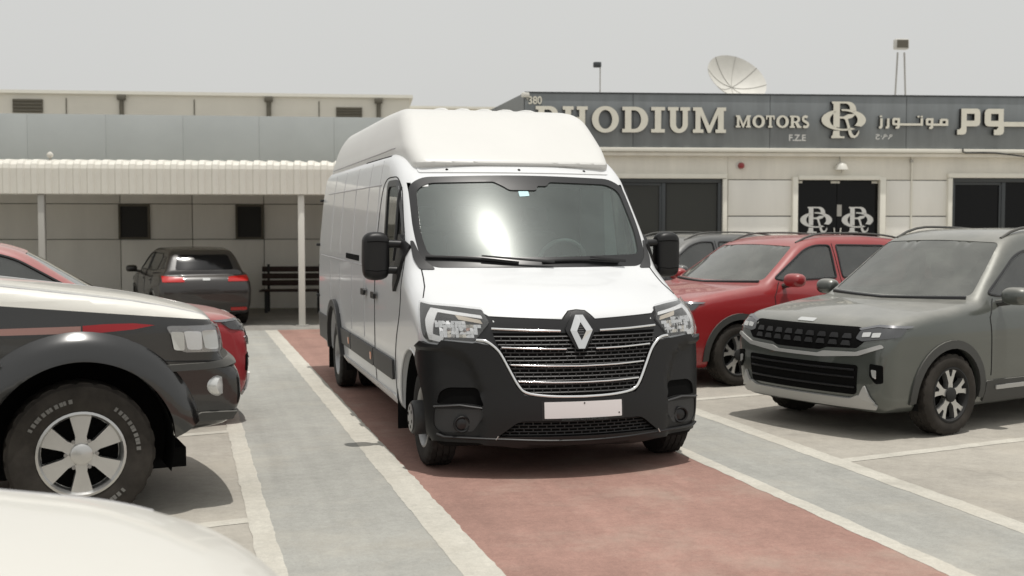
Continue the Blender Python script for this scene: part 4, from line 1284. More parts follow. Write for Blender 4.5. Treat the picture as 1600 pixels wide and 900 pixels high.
# red crossover left of the lane, brown hatchback under the awning
lr = repaint(gb_, M['red_paint2'], M['red_paint'], ('roof_rail',))
tag(lr, 'dusty red crossover half hidden behind the two-tone off-roader', 'car', 'cars in the angled bays left of the lane')
lr.location = (.50, 11.25, 0); lr.rotation_euler = (0, 0, math.atan2(hd(10)[0], -hd(10)[1]))
bh = repaint(gb_, M['brown_paint'], M['red_paint'], ('roof_rail',))
bh.name = 'parked_hatchback'
tag(bh, 'dark brown hatchback seen from behind under the corrugated awning', 'car')
del bh['group']
CB = CRED
bh.scale = (.90, .90, .84)
for s in (-1, 1):
    panel(CB, fillet([(s * .45, .34), (s * .76, .34), (s * .76, .40), (s * .45, .40)], .01), 'b', M['redlens'], 'rear_reflector', bh, .012, .012, .06, start=8)
panel(CB, fillet([(-.62, .22), (.62, .22), (.62, .32), (-.62, .32)], .02), 'b', M['clad'], 'rear_valance', bh, .016, .02, .06, start=8)
panel(CB, fillet([(-.07, .955), (.07, .955), (.07, 1.0), (-.07, 1.0)], .015), 'b', M['lamp'], 'badge', bh, .01, .01, .03, start=8)
rzb = math.atan2(hd(99)[0], -hd(99)[1])
bh.rotation_euler = (0, 0, rzb)
# rear centre at the given spot
rc = (.40, 20.75)
bh.location = (rc[0] + .90 * 4.34 * math.sin(rzb), rc[1] - .90 * 4.34 * math.cos(rzb), 0)

# ---------------------------------------------------------------- two-tone off-roader
po = empty('off_road_car', label='black and white two-tone off-road car with red side stripe and big tyres', cat='car', group='cars in the angled bays left of the lane')
plow = [(.24, .50, .05), (.08, .53, .05), (.0, .66, .06), (.012, .84, .05), (.09, .905, .03), (.13, .94, .03), (.14, 1.08, .05), (.20, 1.185, .06), (.55, 1.275, .3), (1.50, 1.405, .1), (3.0, 1.41, .3), (4.75, 1.41, .1), (4.86, 1.05, .1), (4.9, .66, .1), (4.7, .52, .1), (3.5, .50, .1), (1.0, .50, .1)]
pup = [(1.30, 1.29, .03), (1.52, 1.40, .03), (2.02, 1.84, .12), (2.4, 1.91, .3), (4.4, 1.90, .3), (4.72, 1.82, .1), (4.84, 1.34, .05), (4.7, 1.24, .03)]
CP = Car(plow, pup, ([.5, .6, .85, 1.10, 1.20, 1.30, 1.40], [.86, .89, .90, .895, .885, .875, .86]), ([1.24, 1.39, 1.64, 1.84, 1.94], [.84, .83, .77, .71, .67]), .10, .05, .12, .045, 4.9, .07)
pay = (1.0, 3.94)
pw = [fillet([(1.95, 1.44), (2.78, 1.44), (2.78, 1.78), (2.25, 1.78)], .05), fillet([(2.88, 1.44), (3.75, 1.44), (3.75, 1.78), (2.88, 1.78)], .05)]
pws = fillet([(-.72, 1.44, .04), (.72, 1.44, .04), (.62, 1.78, .05), (-.62, 1.78, .05)])
pb = build_car(po, CP, M['black_paint'], pay, .53, .42, .42, [(1.66, 1.37), (2.16, 1.78), (4.4, 1.78), (4.4, .75), (1.66, .75)], pw, pws, W=.95, top=2.05)
# two-tone: the upper body is white, split along a crisp line
bm = bmesh.new(); bm.from_mesh(pb.data)
sl0 = .10
bmesh.ops.bisect_plane(bm, geom=bm.verts[:] + bm.edges[:] + bm.faces[:], plane_co=(0, .2, 1.145), plane_no=Vector((0, -sl0, 1)).normalized())
bmesh.ops.bisect_plane(bm, geom=bm.verts[:] + bm.edges[:] + bm.faces[:], plane_co=(0, 0, 1.285), plane_no=(0, 0, 1))
for f_ in bm.faces:
    c_ = f_.calc_center_median()
    f_.material_index = 1 if c_.z > min(1.145 + sl0 * (c_.y - .2), 1.285) and c_.y > .16 else 0
bm.to_mesh(pb.data); bm.free()
pb.data.materials.append(M['white_paint'])
pb.data.set_sharp_from_angle(angle=math.radians(38))
for s in (-1, 1):
    seam(CP, [(s * .74, .24), (s * .80, .6), (s * .81, 1.42)], 'z', M['gap2'], 'hood_seam', pb, .005)
    for y_ in pay:
        panel(CP, ring(y_, .42, .525, .69, .20, PI - .20, 40), 'x', M['black_gloss'], 'arch_flare', po, .0, .05, .035, (), s,
              offf=lambda P, y_=y_: .012 + .085 * np.clip(1 - np.clip((np.hypot(P[:, 1] - y_, P[:, 2] - .42) - .525) / .165, 0, 1)**2.4, 0, 1))
    panel(CP, [(.58, 1.132), (.70, 1.112), (.88, 1.100), (.98, 1.100), (.98, 1.142), (.86, 1.148), (.70, 1.147)], 'x', M['stripe'], 'side_stripe', po, .004, .003, .05, (), s)
    panel(CP, [(.99, 1.10), (3.4, 1.11), (3.4, 1.135), (.99, 1.140)], 'x', M['stripe2'], 'side_stripe', po, .004, .003, .08, (), s)
    seam(CP, [(1.62, .62), (1.60, 1.38)], 'x', M['gap'], 'door_seam', pb, .005, s)
    seam(CP, [(.22, .905), (.45, .912), (.60, .93)], 'x', M['gap'], 'bumper_seam', pb, .005, s)
    # headlight wraps the corner, round fog lamp in the bumper
    ph_ = [(s * .50, .945), (s * .50, 1.10), (s * .86, 1.11), (s * .87, .95)]
    X = np.array([(p[0], -1.5, p[1]) for p in ph_[:2]]); P, _ = cast(CP, X, np.tile([0, 1., 0], (2, 1)), 4)
    a0 = [(math.atan2(p[0], 1.6 - p[1]), p[2]) for p in P]
    tside = lambda y, z: (math.atan2(s * .89, 1.6 - y), z)
    hl = panel(CP, fillet([a0[0], a0[1], tside(.50, 1.125), tside(.40, .965)], .02), 'c', M['lens'], 'headlight_lens', po, .022, .003, .04)
    hl = panel(CP, fillet([a0[0], a0[1], tside(.50, 1.125), tside(.40, .965)], .02), 'c', M['dchrome'], 'headlight', po, .008, .010, .04)
    for (ya, yb, mm) in ((.12, .24, 'lamp'), (.26, .36, 'drl'), (.38, .45, 'lamp')):
        panel(CP, fillet([tside(ya, .975), tside(ya, 1.085), tside(yb + .02, 1.09), tside(yb, .98)], .012), 'c', M[mm], 'lamp_unit', hl, .014, .005, .03)
    P, _ = cast(CP, np.array([(s * .74, -1.5, .66)]), np.array([(0, 1., 0)]), 4)
    fd = np.array([s * .80, .10, .67])
    fl2 = MB(); fl2.lathe([(.0, -.02), (.05, -.018), (.068, .0), (.075, .04)], (0, 0, 0), 1, 24)
    fo = fl2.obj('fog_lamp', M['lamp'], po); fo.location = (s * .835, .20, .755); fo.rotation_euler = (0, 0, s * .85)
    wheel_alloy(po, (s * .80, pay[0], .41), s, .41, .27, .240, 6, 'six', M['silver'], M['silver'], M['dusttyre'])
    wheel_alloy(po, (s * .80, pay[1], .41), s, .41, .27, .240, 6, 'six', M['silver'], M['silver'], M['dusttyre'])
    # raised white letters on the outer sidewall of each tyre, as worn blocks
    for y in pay:
        for base in (.5, 2.2, 3.9):
            for k in range(11):
                t = base + k * .085 + .01 * ((k * 7) % 3)
                r0, r1 = .300, .324
                mb = MB()
                V = [(s * (.80 + .1345 + d), y + r * math.cos(t + q), .41 + r * math.sin(t + q)) for d in (0, .004) for r, q in ((r0, 0), (r1, .0), (r1, .05 + .008 * ((k * 5) % 3)), (r0, .05 + .008 * ((k * 5) % 3)))]
                mb.add(V, [(0, 1, 2, 3), (7, 6, 5, 4), (0, 4, 5, 1), (1, 5, 6, 2), (2, 6, 7, 3), (3, 7, 4, 0)])
                mb.obj('tyre_lettering', M['tletter'], po, False)
def pc(pts):
    X = np.array([(p[0], -1.5, p[1]) for p in pts]); P, _ = cast(CP, X, np.tile([0, 1., 0], (len(X), 1)), 4)
    return [(math.atan2(p[0], 1.6 - p[1]), p[2]) for p in P]
tops = lambda y, z, s: (math.atan2(s * .90, 1.6 - y), z)
panel(CP, [tops(.60, .855, -1)] + pc([(-.7, .862), (0, .862), (.7, .862)]) + [tops(.60, .855, 1), tops(.58, .895, 1)] + pc([(.7, .902), (0, .902), (-.7, .902)]) + [tops(.58, .895, -1)], 'c', M['clad'], 'bumper_top', po, .03, .034, .05)
panel(CP, pc(fillet([(-.48, .94), (.48, .94), (.48, 1.10), (-.48, 1.10)], .02)), 'c', M['dchrome'], 'grille', po, .01, .014, .05)
for k in range(4):
    seam(CP, pc([(-.46, .965 + .035 * k), (0, .965 + .035 * k), (.46, .965 + .035 * k)]), 'c', M['void'], 'grille_slat', po, .008, off=.012)
panel(CP, [tops(.36, .555, -1)] + pc([(-.72, .55), (0, .55), (.72, .55)]) + [tops(.36, .555, 1), tops(.24, .60, 1)] + pc([(.6, .59), (0, .59), (-.6, .59)]) + [tops(.24, .60, -1)], 'c', M['clad'], 'skid_plate', po, .02, .024, .05)
car_mirror(CP, po, 1.95, 1.46, M['black_paint'], .95)
place(po, (-.93, 1.0), (-.567, 7.09), hd(9))

# ---------------------------------------------------------------- cream white saloon in the foreground
sl_ = empty('foreground_saloon', label='cream white saloon car whose hood fills the lower corner', cat='car', group='cars in the angled bays left of the lane')
slow = [(.10, .22, .05), (.01, .36, .08), (.0, .54, .08), (.03, .66, .08), (.12, .785, .12), (.40, .89, .25), (.95, .975, .3), (1.35, 1.01, .1), (2.6, 1.01, .3), (4.1, 1.02, .2), (4.5, .95, .12), (4.58, .7, .1), (4.52, .35, .1), (4.3, .24, .1), (.6, .2, .1)]
sup_ = [(1.15, .88, .03), (1.38, .975, .03), (2.15, 1.38, .2), (2.7, 1.445, .3), (3.2, 1.41, .3), (3.95, 1.05, .15), (4.05, .9, .03)]
CS = Car(slow, sup_, ([.2, .35, .6, .85, 1.0, 1.1], [.82, .86, .89, .885, .85, .83]), ([.9, 1.0, 1.2, 1.38, 1.5], [.82, .80, .72, .62, .56]), .24, .14, .2, .07, 4.58, .16)
sw_ = [fillet([(1.85, 1.02), (2.55, 1.03), (2.55, 1.33), (2.25, 1.31)], .04), fillet([(2.65, 1.03), (3.45, 1.05), (3.2, 1.28), (2.65, 1.33)], .05)]
sws = fillet([(-.70, 1.02, .04), (.70, 1.02, .04), (.57, 1.33, .05), (-.57, 1.33, .05)])
sb = build_car(sl_, CS, M['cream_paint'], (.90, 3.6), .36, .32, .32, [(1.5, .95), (2.2, 1.33), (3.3, 1.33), (3.4, .5), (1.5, .5)], sw_, sws, W=.9, top=1.6)
for s in (-1, 1):
    seam(CS, [(s * .70, .42), (s * .73, .9), (s * .74, 1.30)], 'z', M['gap2'], 'hood_seam', sb, .004)
    for y in (.90, 3.6):
        wheel_alloy(sl_, (s * .775, y, .32), s, .32, .205, .21, 5, 'dbl', M['gap'], M['silver'], M['dusttyre'])
    X = np.array([(s * p[0], -1.5, p[1]) for p in [(.50, .62), (.52, .70), (.80, .74), (.82, .66)]]); P, _ = cast(CS, X, np.tile([0, 1., 0], (4, 1)), 4)
    panel(CS, fillet([(math.atan2(p[0], 1.6 - p[1]), p[2]) for p in P], .02), 'c', M['lamp'], 'headlight', sl_, .008, .01, .04)
X = np.array([(p[0], -1.5, p[1]) for p in fillet([(-.40, .45), (.40, .45), (.45, .64), (-.45, .64)], .03)]); P, _ = cast(CS, X, np.tile([0, 1., 0], (len(X), 1)), 4)
panel(CS, [(math.atan2(p[0], 1.6 - p[1]), p[2]) for p in P], 'c', M['void'], 'grille', sl_, .006, .01, .05)
car_mirror(CS, sl_, 1.72, 1.05, M['cream_paint'], .90)
sl_.location = (.36, 3.04, 0); sl_.rotation_euler = (0, 0, math.atan2(hd(3)[0], -hd(3)[1]))
# ================================================================ the ground
def ground_mat(name, c, var=.10, stain=.12, grain=.09, rough=.9, stain_col=None, crack=.0, dusty=.35, tracks=.09):
    m = bpy.data.materials.new(name); m.use_nodes = True
    n = m.node_tree.nodes; l = m.node_tree.links; b = n['Principled BSDF']
    b.inputs['Roughness'].default_value = rough; b.inputs['Specular IOR Level'].default_value = .3
    tc = n.new('ShaderNodeTexCoord')
    def noise(scale, det, r=.6):
        t = n.new('ShaderNodeTexNoise'); t.inputs['Scale'].default_value = scale; t.inputs['Detail'].default_value = det; t.inputs['Roughness'].default_value = r
        l.new(tc.outputs['Object'], t.inputs['Vector']); return t.outputs[0]
    def rng(src, a, b_, c_, d):
        r = n.new('ShaderNodeMapRange'); r.inputs[1].default_value = a; r.inputs[2].default_value = b_; r.inputs[3].default_value = c_; r.inputs[4].default_value = d
        l.new(src, r.inputs[0]); return r.outputs[0]
    def mul(a, b_):
        q = n.new('ShaderNodeMath'); q.operation = 'MULTIPLY'; l.new(a, q.inputs[0]); l.new(b_, q.inputs[1]); return q.outputs[0]
    k = mul(rng(noise(.55, 5), .3, .7, 1 - var, 1 + var), rng(noise(3.2, 6, .65), .3, .7, 1 - var * .7, 1 + var * .7))
    k = mul(k, rng(noise(130, 3), .3, .7, 1 - grain, 1 + grain))
    k = mul(k, rng(noise(38, 4, .7), .25, .75, 1 - grain, 1 + grain))
    # faint tyre tracks along the lane
    mp = n.new('ShaderNodeMapping'); mp.inputs['Scale'].default_value = (4.5, .16, 1); l.new(tc.outputs['Object'], mp.inputs[0])
    tk = n.new('ShaderNodeTexNoise'); tk.inputs['Scale'].default_value = 1.0; tk.inputs['Detail'].default_value = 5; tk.inputs['Roughness'].default_value = .6
    l.new(mp.outputs[0], tk.inputs['Vector'])
    k = mul(k, rng(tk.outputs[0], .32, .68, 1 - tracks, 1 + tracks * .6))
    k = mul(k, rng(noise(13, 5, .7), .3, .7, 1 - grain * .8, 1 + grain * .8))
    x = n.new('ShaderNodeMix'); x.data_type = 'RGBA'; x.blend_type = 'MULTIPLY'; x.inputs[0].default_value = 1; x.inputs[6].default_value = (*c, 1)
    l.new(k, x.inputs[7])
    # dark blotches: oil, tyre scuffs
    x2 = n.new('ShaderNodeMix'); x2.data_type = 'RGBA'
    l.new(rng(noise(1.4, 8, .7), .56, .76, 0, stain * 3), x2.inputs[0])
    l.new(x.outputs[2], x2.inputs[6]); x2.inputs[7].default_value = (*(stain_col or tuple(q * .55 for q in c)), 1)
    # hairline cracks
    wv_ = n.new('ShaderNodeTexNoise'); wv_.inputs['Scale'].default_value = 2.5; wv_.inputs['Detail'].default_value = 5
    l.new(tc.outputs['Object'], wv_.inputs['Vector'])
    mv = n.new('ShaderNodeVectorMath'); mv.operation = 'MULTIPLY_ADD'; l.new(wv_.outputs['Color'], mv.inputs[0]); mv.inputs[1].default_value = (.5, .5, 0); l.new(tc.outputs['Object'], mv.inputs[2])
    vo = n.new('ShaderNodeTexVoronoi'); vo.feature = 'DISTANCE_TO_EDGE'; vo.inputs['Scale'].default_value = .42
    l.new(mv.outputs[0], vo.inputs['Vector'])
    x3 = n.new('ShaderNodeMix'); x3.data_type = 'RGBA'
    ck = mul(rng(vo.outputs['Distance'], .0, .006, crack, 0), rng(noise(.8, 3), .45, .6, 0, 1))
    l.new(ck, x3.inputs[0]); l.new(x2.outputs[2], x3.inputs[6]); x3.inputs[7].default_value = (*tuple(q * .35 for q in c), 1)
    # dust lying in broad patches
    x4 = n.new('ShaderNodeMix'); x4.data_type = 'RGBA'; l.new(rng(noise(.9, 7, .7), .50, .72, 0, dusty), x4.inputs[0]); l.new(x3.outputs[2], x4.inputs[6]); x4.inputs[7].default_value = (.44, .40, .33, 1)
    l.new(x4.outputs[2], b.inputs['Base Color'])
    bp = n.new('ShaderNodeBump'); bp.inputs['Strength'].default_value = .35; bp.inputs['Distance'].default_value = .006
    l.new(noise(95, 5, .7), bp.inputs['Height']); l.new(bp.outputs[0], b.inputs['Normal'])
    return m
GM = {'bay': ground_mat('bay_concrete', (.37, .347, .305), .13, .20, crack=.25, tracks=.03), 'strip': ground_mat('grey_green_coating', (.335, .333, .308), .10, .14),
      'red': ground_mat('worn_red_coating', (.305, .184, .152), .14, .16, .12, .85, (.25, .135, .11)), 'line': ground_mat('worn_white_line_paint', (.50, .48, .425), .10, .24, .09, .9, (.34, .32, .28)),
      'apron': ground_mat('dark_concrete', (.26, .25, .23), .12, .15), 'sand': ground_mat('sandy_ground', (.34, .30, .24), .1, .05)}

def ribbon(name, pts, z, m, jit=.0, step=.06):
    """flat sheet from an outline, with slightly ragged edges"""
    rr = random.Random(name + str(pts[0]))
    q = resample(pts, step if jit else 50)
    if jit:
        ph = [rr.uniform(0, 6) for _ in range(4)]
        for k in range(len(q)):
            a = .5 * math.sin(k * .9 + ph[0]) + .5 * math.sin(k * .37 + ph[1])
            q[k] += np.array([rr.uniform(-1, 1) + a, rr.uniform(-1, 1) + a * .3]) * jit
    V, T = tri2d(q, (), 100, False)
    o = obj(name, [(a, b, z) for a, b in V], [tuple(t) for t in T], m, None, False)
    return tag(o, kind='structure')
g = MB(); g.add([(-400, -300, 0), (400, -300, 0), (400, 900, 0), (-400, 900, 0)], [(0, 1, 2, 3)])
tag(g.obj('ground', GM['bay'], None, False), kind='structure')
Y0, Y1 = -8.0, 19.95
ribbon('walkway', [(.41, Y0), (1.40, Y0), (1.40, Y1), (.41, Y1)], .002, GM['strip'])
ribbon('walkway', [(3.65, Y0), (4.56, Y0), (4.56, Y1), (3.65, Y1)], .002, GM['strip'])
ribbon('road', [(1.40, Y0), (3.65, Y0), (3.65, Y1), (1.40, Y1)], .002, GM['red'])
ribbon('road_edge_line', [(1.30, Y0), (1.50, Y0), (1.50, Y1), (1.30, Y1)], .0036, GM['line'], .005)
ribbon('road_edge_line', [(3.59, Y0), (3.71, Y0), (3.71, Y1), (3.59, Y1)], .0036, GM['line'], .005)
ribbon('road_edge_line', [(.345, Y0), (.475, Y0), (.475, Y1), (.345, Y1)], .0036, GM['line'], .005)
ribbon('road_edge_line', [(4.485, Y0), (4.65, Y0), (4.65, Y1), (4.485, Y1)], .0036, GM['line'], .005)
def bay_line(x, y, deg, L, w_=.12):
    h = np.array(hd(deg)); nn = np.array([-h[1], h[0]]) * w_ / 2; p = np.array([x, y])
    ribbon('bay_line', [tuple(p - nn), tuple(p + h * L - nn), tuple(p + h * L + nn), tuple(p + nn)], .0028, GM['line'], .005)
for y in (3.9, 6.98, 10.10, 13.2, 16.3):
    bay_line(.40, y, 192, 5.0)
for y in (4.45, 7.60, 10.68, 13.75, 16.8):
    bay_line(4.60, y, 12, 5.2)
ribbon('apron', [(-30, 20.0), (30, 20.0), (30, 34), (-30, 34)], .0015, GM['apron'])

# ================================================================ building with the lettered fascia
B = {}
B['cream'] = mat('cream_wall_panel', (.83, .815, .765), .6, var=.06, vscale=1.2, bump=.05, bscale=60, vstretch=(1.5, 1.5, .35))
B['cream2'] = mat('cream_upper_wall', (.76, .735, .665), .65, var=.08, vscale=1.5, vstretch=(2, 2, .4))
B['trim'] = mat('cream_trim', (.78, .76, .68), .5, var=.03)
B['joint'] = mat('dark_joint', (.05, .045, .04), .9)
B['fascia'] = mat('grey_composite_panel', (.20, .216, .222), .35, .2, var=.13, vscale=1.6, vstretch=(2.2, 1, .3))
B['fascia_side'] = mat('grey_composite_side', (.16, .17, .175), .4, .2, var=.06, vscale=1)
B['frame'] = mat('anthracite_window_frame', (.060, .066, .070), .4, .3)
B['glass'] = mat('dark_window_glass', (.005, .005, .005), .03, spec=.22)
B['glass2'] = mat('reflection_grey_glass', (.042, .043, .038), .05, spec=.3)  # pale reflection on the left window put into the base colour
B['face'] = mat('ivory_letter_face', (.72, .70, .61), .45, var=.04)
B['fascia2'] = mat('sky_lightened_composite_panel', (.34, .36, .36), .5, .05, var=.07, vscale=.6)  # grey fascia with its sky reflection put in as a lighter colour
B['pipe_dk'] = mat('dark_pipe', (.12, .12, .11), .6)
B['side'] = mat('black_letter_side', (.020, .020, .020), .5)
B['vinyl'] = mat('white_vinyl', (.72, .72, .70), .5)
B['white'] = mat('white_metal', (.66, .65, .60), .45)
B['sheet'] = mat('cream_corrugated_sheet', (.76, .74, .675), .5, var=.06, vscale=2)
_n = B['sheet'].node_tree.nodes; _l = B['sheet'].node_tree.links
_t = _n.new('ShaderNodeBsdfTranslucent'); _t.inputs[0].default_value = (.80, .76, .66, 1)   # translucency added to brighten the wall under the awning
_m = _n.new('ShaderNodeMixShader'); _m.inputs[0].default_value = .12
_l.new(_n['Principled BSDF'].outputs[0], _m.inputs[1]); _l.new(_t.outputs[0], _m.inputs[2]); _l.new(_m.outputs[0], _n['Material Output'].inputs[0])
B['joint2'] = mat('grey_joint', (.22, .21, .19), .9)
B['galv'] = mat('grey_pipe', (.42, .41, .38), .5, .2)
B['black'] = mat('black_cable', (.015, .015, .015), .6)
B['alarm'] = mat('red_alarm', (.28, .015, .02), .3, coat=.6)
B['dark'] = mat('dark_opening', (.012, .012, .011), .6)
B['beige'] = mat('beige_render', (.72, .69, .61), .8, var=.06, vscale=.6)
B['louvre'] = mat('brown_louvre', (.12, .11, .085), .7)
B['wood'] = mat('red_brown_wood', (.028, .012, .008), .7, var=.2, vscale=5)
B['dish'] = mat('ivory_dish', (.58, .57, .53), .6, var=.05)
B['roofing'] = mat('pale_roofing', (.50, .49, .46), .9)

RZ = math.radians(-11.0)
rb = empty('lettered_building', (6.13, 21.13, 0), RZ, 'low cream building with grey fascia and raised sign letters beside the van', 'building')
E1 = 15.5
MB().box((E1 / 2, 5.1, 1.6), (E1, 9.6, 3.2)).obj('wall', B['joint'], rb, False)
MB().box((E1 / 2, 5.0, 3.25), (E1 + .3, 9.9, .1)).obj('roof', B['roofing'], rb, False)
# wall cladding, openings left free
def wp(a, b, z0, z1, m=None, y=.10, t=.18, name='wall_panel'):
    MB().box(((a + b) / 2, y + t / 2, (z0 + z1) / 2), (b - a, t, z1 - z0), bev=.006).obj(name, m or B['cream'], rb)
for (a, b) in ((-.0, .80), (.82, 1.66), (3.86, 5.09), (6.93, 8.13), (10.35, 11.6), (11.62, 13.0), (13.02, E1)):
    for (z0, z1) in ((0, 1.24), (1.255, 1.912), (1.93, 2.60)):
        wp(a, b, z0, z1)
for (a, b) in ((1.66, 3.86), (8.13, 10.35)):
    wp(a, b, 0, .90)
for (a, b) in ((0, 3.85), (3.853, 7.41), (7.413, 11.0), (11.003, E1)):
    wp(a, b, 2.615, 3.05, B['cream2'], .106, .17, 'upper_panel')
# stepped trim under the fascia
MB().box((E1 / 2, .03, 3.155), (E1, .26, .075), bev=.008).obj('cornice', B['trim'], rb)
MB().box((E1 / 2, .06, 3.079), (E1, .20, .065), bev=.006).obj('cornice', B['cream2'], rb)
# fascia panels and the return at the corner
xs = [0.0, 2.02, 4.62, 7.26, 9.9, 12.6, E1]
for a, b in zip(xs[:-1], xs[1:]):
    MB().box(((a + b) / 2, .03, 3.694), (b - a - .008, .06, .988), bev=.004).obj('fascia_panel', B['fascia'], rb)
MB().box((E1 / 2, .17, 3.69), (E1, .2, .97)).obj('fascia_backing', B['joint'], rb, False)
MB().box((E1 / 2, .13, 4.20), (E1 + .02, .30, .018)).obj('coping', B['frame'], rb, False)
dx, dy = math.sin(math.radians(3.3) - RZ * -1), math.cos(math.radians(3.3) - RZ * -1)
d_ = np.array([math.sin(math.radians(3.3) + RZ), math.cos(math.radians(3.3) + RZ)])
for k in range(3):
    a, b = d_ * (2.6 * k + .06) + [-.01, 0], d_ * (2.6 * (k + 1)) + [-.01, 0]
    MB().add([(a[0], a[1], 3.2), (b[0], b[1], 3.2), (b[0], b[1], 4.188), (a[0], a[1], 4.188), (a[0] + .06, a[1], 3.2), (b[0] + .06, b[1], 3.2), (b[0] + .06, b[1], 4.188), (a[0] + .06, a[1], 4.188)],
             [(0, 3, 2, 1), (4, 5, 6, 7), (0, 1, 5, 4), (3, 7, 6, 2), (0, 4, 7, 3), (1, 2, 6, 5)]).obj('fascia_return', B['fascia_side'], rb, False)
# windows
def window(a, b, z0, z1, muls, m, sill=True):
    w_ = MB().box(((a + b) / 2, .19, (z0 + z1) / 2), (b - a, .02, z1 - z0)).obj('window', B['joint'], rb, False)
    e = [a] + list(muls) + [b]
    f = .085
    for k, (p, q) in enumerate(zip(e[:-1], e[1:])):
        MB().box(((p + q) / 2, .165, (z0 + z1) / 2), (q - p - .12, .01, z1 - z0 - .2)).obj('pane', m[k], w_, False)
        if k % 2 == 0:   # sliding sash sits proud
            for (c, d) in ((((p + q) / 2, .145, z1 - .115), (q - p - .05, .03, .05)), (((p + q) / 2, .145, z0 + .115), (q - p - .05, .03, .05)), ((p + .055, .145, (z0 + z1) / 2), (.05, .03, z1 - z0 - .28)), ((q - .055, .145, (z0 + z1) / 2), (.05, .03, z1 - z0 - .28))):
                MB().box(c, d, bev=.004).obj('sash', B['frame'], w_)
    for (c, d) in ((((a + b) / 2, .135, z1 - .045), (b - a, .07, .09)), (((a + b) / 2, .135, z0 + .045), (b - a, .07, .09)), ((a + .04, .135, (z0 + z1) / 2), (.08, .07, z1 - z0 - .18)), ((b - .04, .135, (z0 + z1) / 2), (.08, .07, z1 - z0 - .18))):
        MB().box(c, d, bev=.005).obj('window_frame', B['frame'], w_)
    for x in muls:
        MB().box((x, .14, (z0 + z1) / 2), (.075, .05, z1 - z0 - .18), bev=.005).obj('mullion', B['frame'], w_)
    # cream surround
    t = .085
    for (c, d) in ((((a + b) / 2, .08, z1 + t / 2 - .01), (b - a + 2 * t, .10, t)), ((a - t / 2, .08, (z0 + z1) / 2 - .01), (t, .10, z1 - z0 - .02)), ((b + t / 2, .08, (z0 + z1) / 2 - .01), (t, .10, z1 - z0 - .02)), (((a + b) / 2, .06, z0 - .04), (b - a + 2 * t, .16, .06))):
        MB().box(c, d, bev=.006).obj('window_surround', B['trim'], w_)
window(1.75, 3.745, .90, 2.635, [2.63], [B['glass2'], B['glass2']])
window(8.21, 10.27, .90, 2.665, [9.26], [B['glass'], B['glass']])
# ---------------------------------------------------------------- letter shapes (unit height)
def arc(cx, cy, rx, ry, a0, a1, n=14):
    return [(cx + rx * math.cos(math.radians(a)), cy + ry * math.sin(math.radians(a))) for a in np.linspace(a0, a1, n)]
S_ = .135
def gl(ch):
    s = S_
    if ch == 'I': return .55, [(0, 0), (.55, 0), (.55, s), (.40, s), (.40, 1 - s), (.55, 1 - s), (.55, 1), (0, 1), (0, 1 - s), (.15, 1 - s), (.15, s), (0, s)], []
    if ch == 'H': return 1.03, [(0, 0), (.45, 0), (.45, s), (.345, s), (.345, .42), (.685, .42), (.685, s), (.58, s), (.58, 0), (1.03, 0), (1.03, s), (.925, s), (.925, 1 - s), (1.03, 1 - s), (1.03, 1), (.58, 1), (.58, 1 - s), (.685, 1 - s), (.685, .58), (.345, .58), (.345, 1 - s), (.45, 1 - s), (.45, 1), (0, 1), (0, 1 - s), (.105, 1 - s), (.105, s), (0, s)], []
    if ch == 'M': return 1.32, [(0, 0), (.42, 0), (.42, s), (.30, s), (.30, .70), (.60, 0), (.70, 0), (1.0, .70), (1.0, s), (.90, s), (.90, 0), (1.32, 0), (1.32, s), (1.23, s), (1.23, 1 - s), (1.32, 1 - s), (1.32, 1), (.98, 1), (.66, .28), (.34, 1), (0, 1), (0, 1 - s), (.10, 1 - s), (.10, s), (0, s)], []
    if ch == 'O': return 1.06, arc(.53, .5, .53, .52, 0, 352, 44), [arc(.53, .5, .27, .37, 0, 350, 36)]
    if ch == 'D': return 1.03, [(0, 0)] + arc(.52, .5, .51, .5, -90, 90, 22) + [(0, 1), (0, 1 - s), (.11, 1 - s), (.11, s), (0, s)], [[(.36, s)] + arc(.48, .5, .27, .5 - s, -90, 90, 18) + [(.36, 1 - s)]]
    if ch == 'U': return .90, [(0, 1), (0, 1 - s), (.09, 1 - s)] + arc(.45, .34, .36, .355, 180, 360, 18) + [(.81, 1 - s), (.90, 1 - s), (.90, 1), (.50, 1), (.50, 1 - s), (.60, 1 - s)] + arc(.465, .34, .135, .19, 360, 180, 12) + [(.33, 1 - s), (.43, 1 - s), (.43, 1)], []
    if ch == 'R': return 1.05, [(0, 0), (.46, 0), (.46, s), (.36, s), (.36, .40), (.47, .40), (.68, 0), (1.05, 0), (1.05, s), (.93, s), (.72, .46)] + arc(.58, .71, .34, .29, -50, 90, 14) + [(0, 1), (0, 1 - s), (.11, 1 - s), (.11, s), (0, s)], [[(.36, .53)] + arc(.52, .70, .17, .165, -90, 90, 12) + [(.36, .865)]]
    if ch == 'T': return .95, [(.24, 0), (.71, 0), (.71, s), (.60, s), (.60, 1 - s), (.80, 1 - s), (.83, .66), (.95, .66), (.95, 1), (0, 1), (0, .66), (.12, .66), (.15, 1 - s), (.35, 1 - s), (.35, s), (.24, s)], []
    if ch == 'S':
        mid = arc(.37, .735, .25, .20, 40, 250, 14) + arc(.37, .27, .27, .20, 70, -140, 14)
        return .74, stroke(mid, .21), []
def stroke(pts, w_):
    P = np.array(pts, float); T = np.gradient(P, axis=0); T /= np.linalg.norm(T, axis=1)[:, None] + 1e-9
    N = np.stack([-T[:, 1], T[:, 0]], 1) * w_ / 2
    return [tuple(p) for p in P + N] + [tuple(p) for p in (P - N)[::-1]]
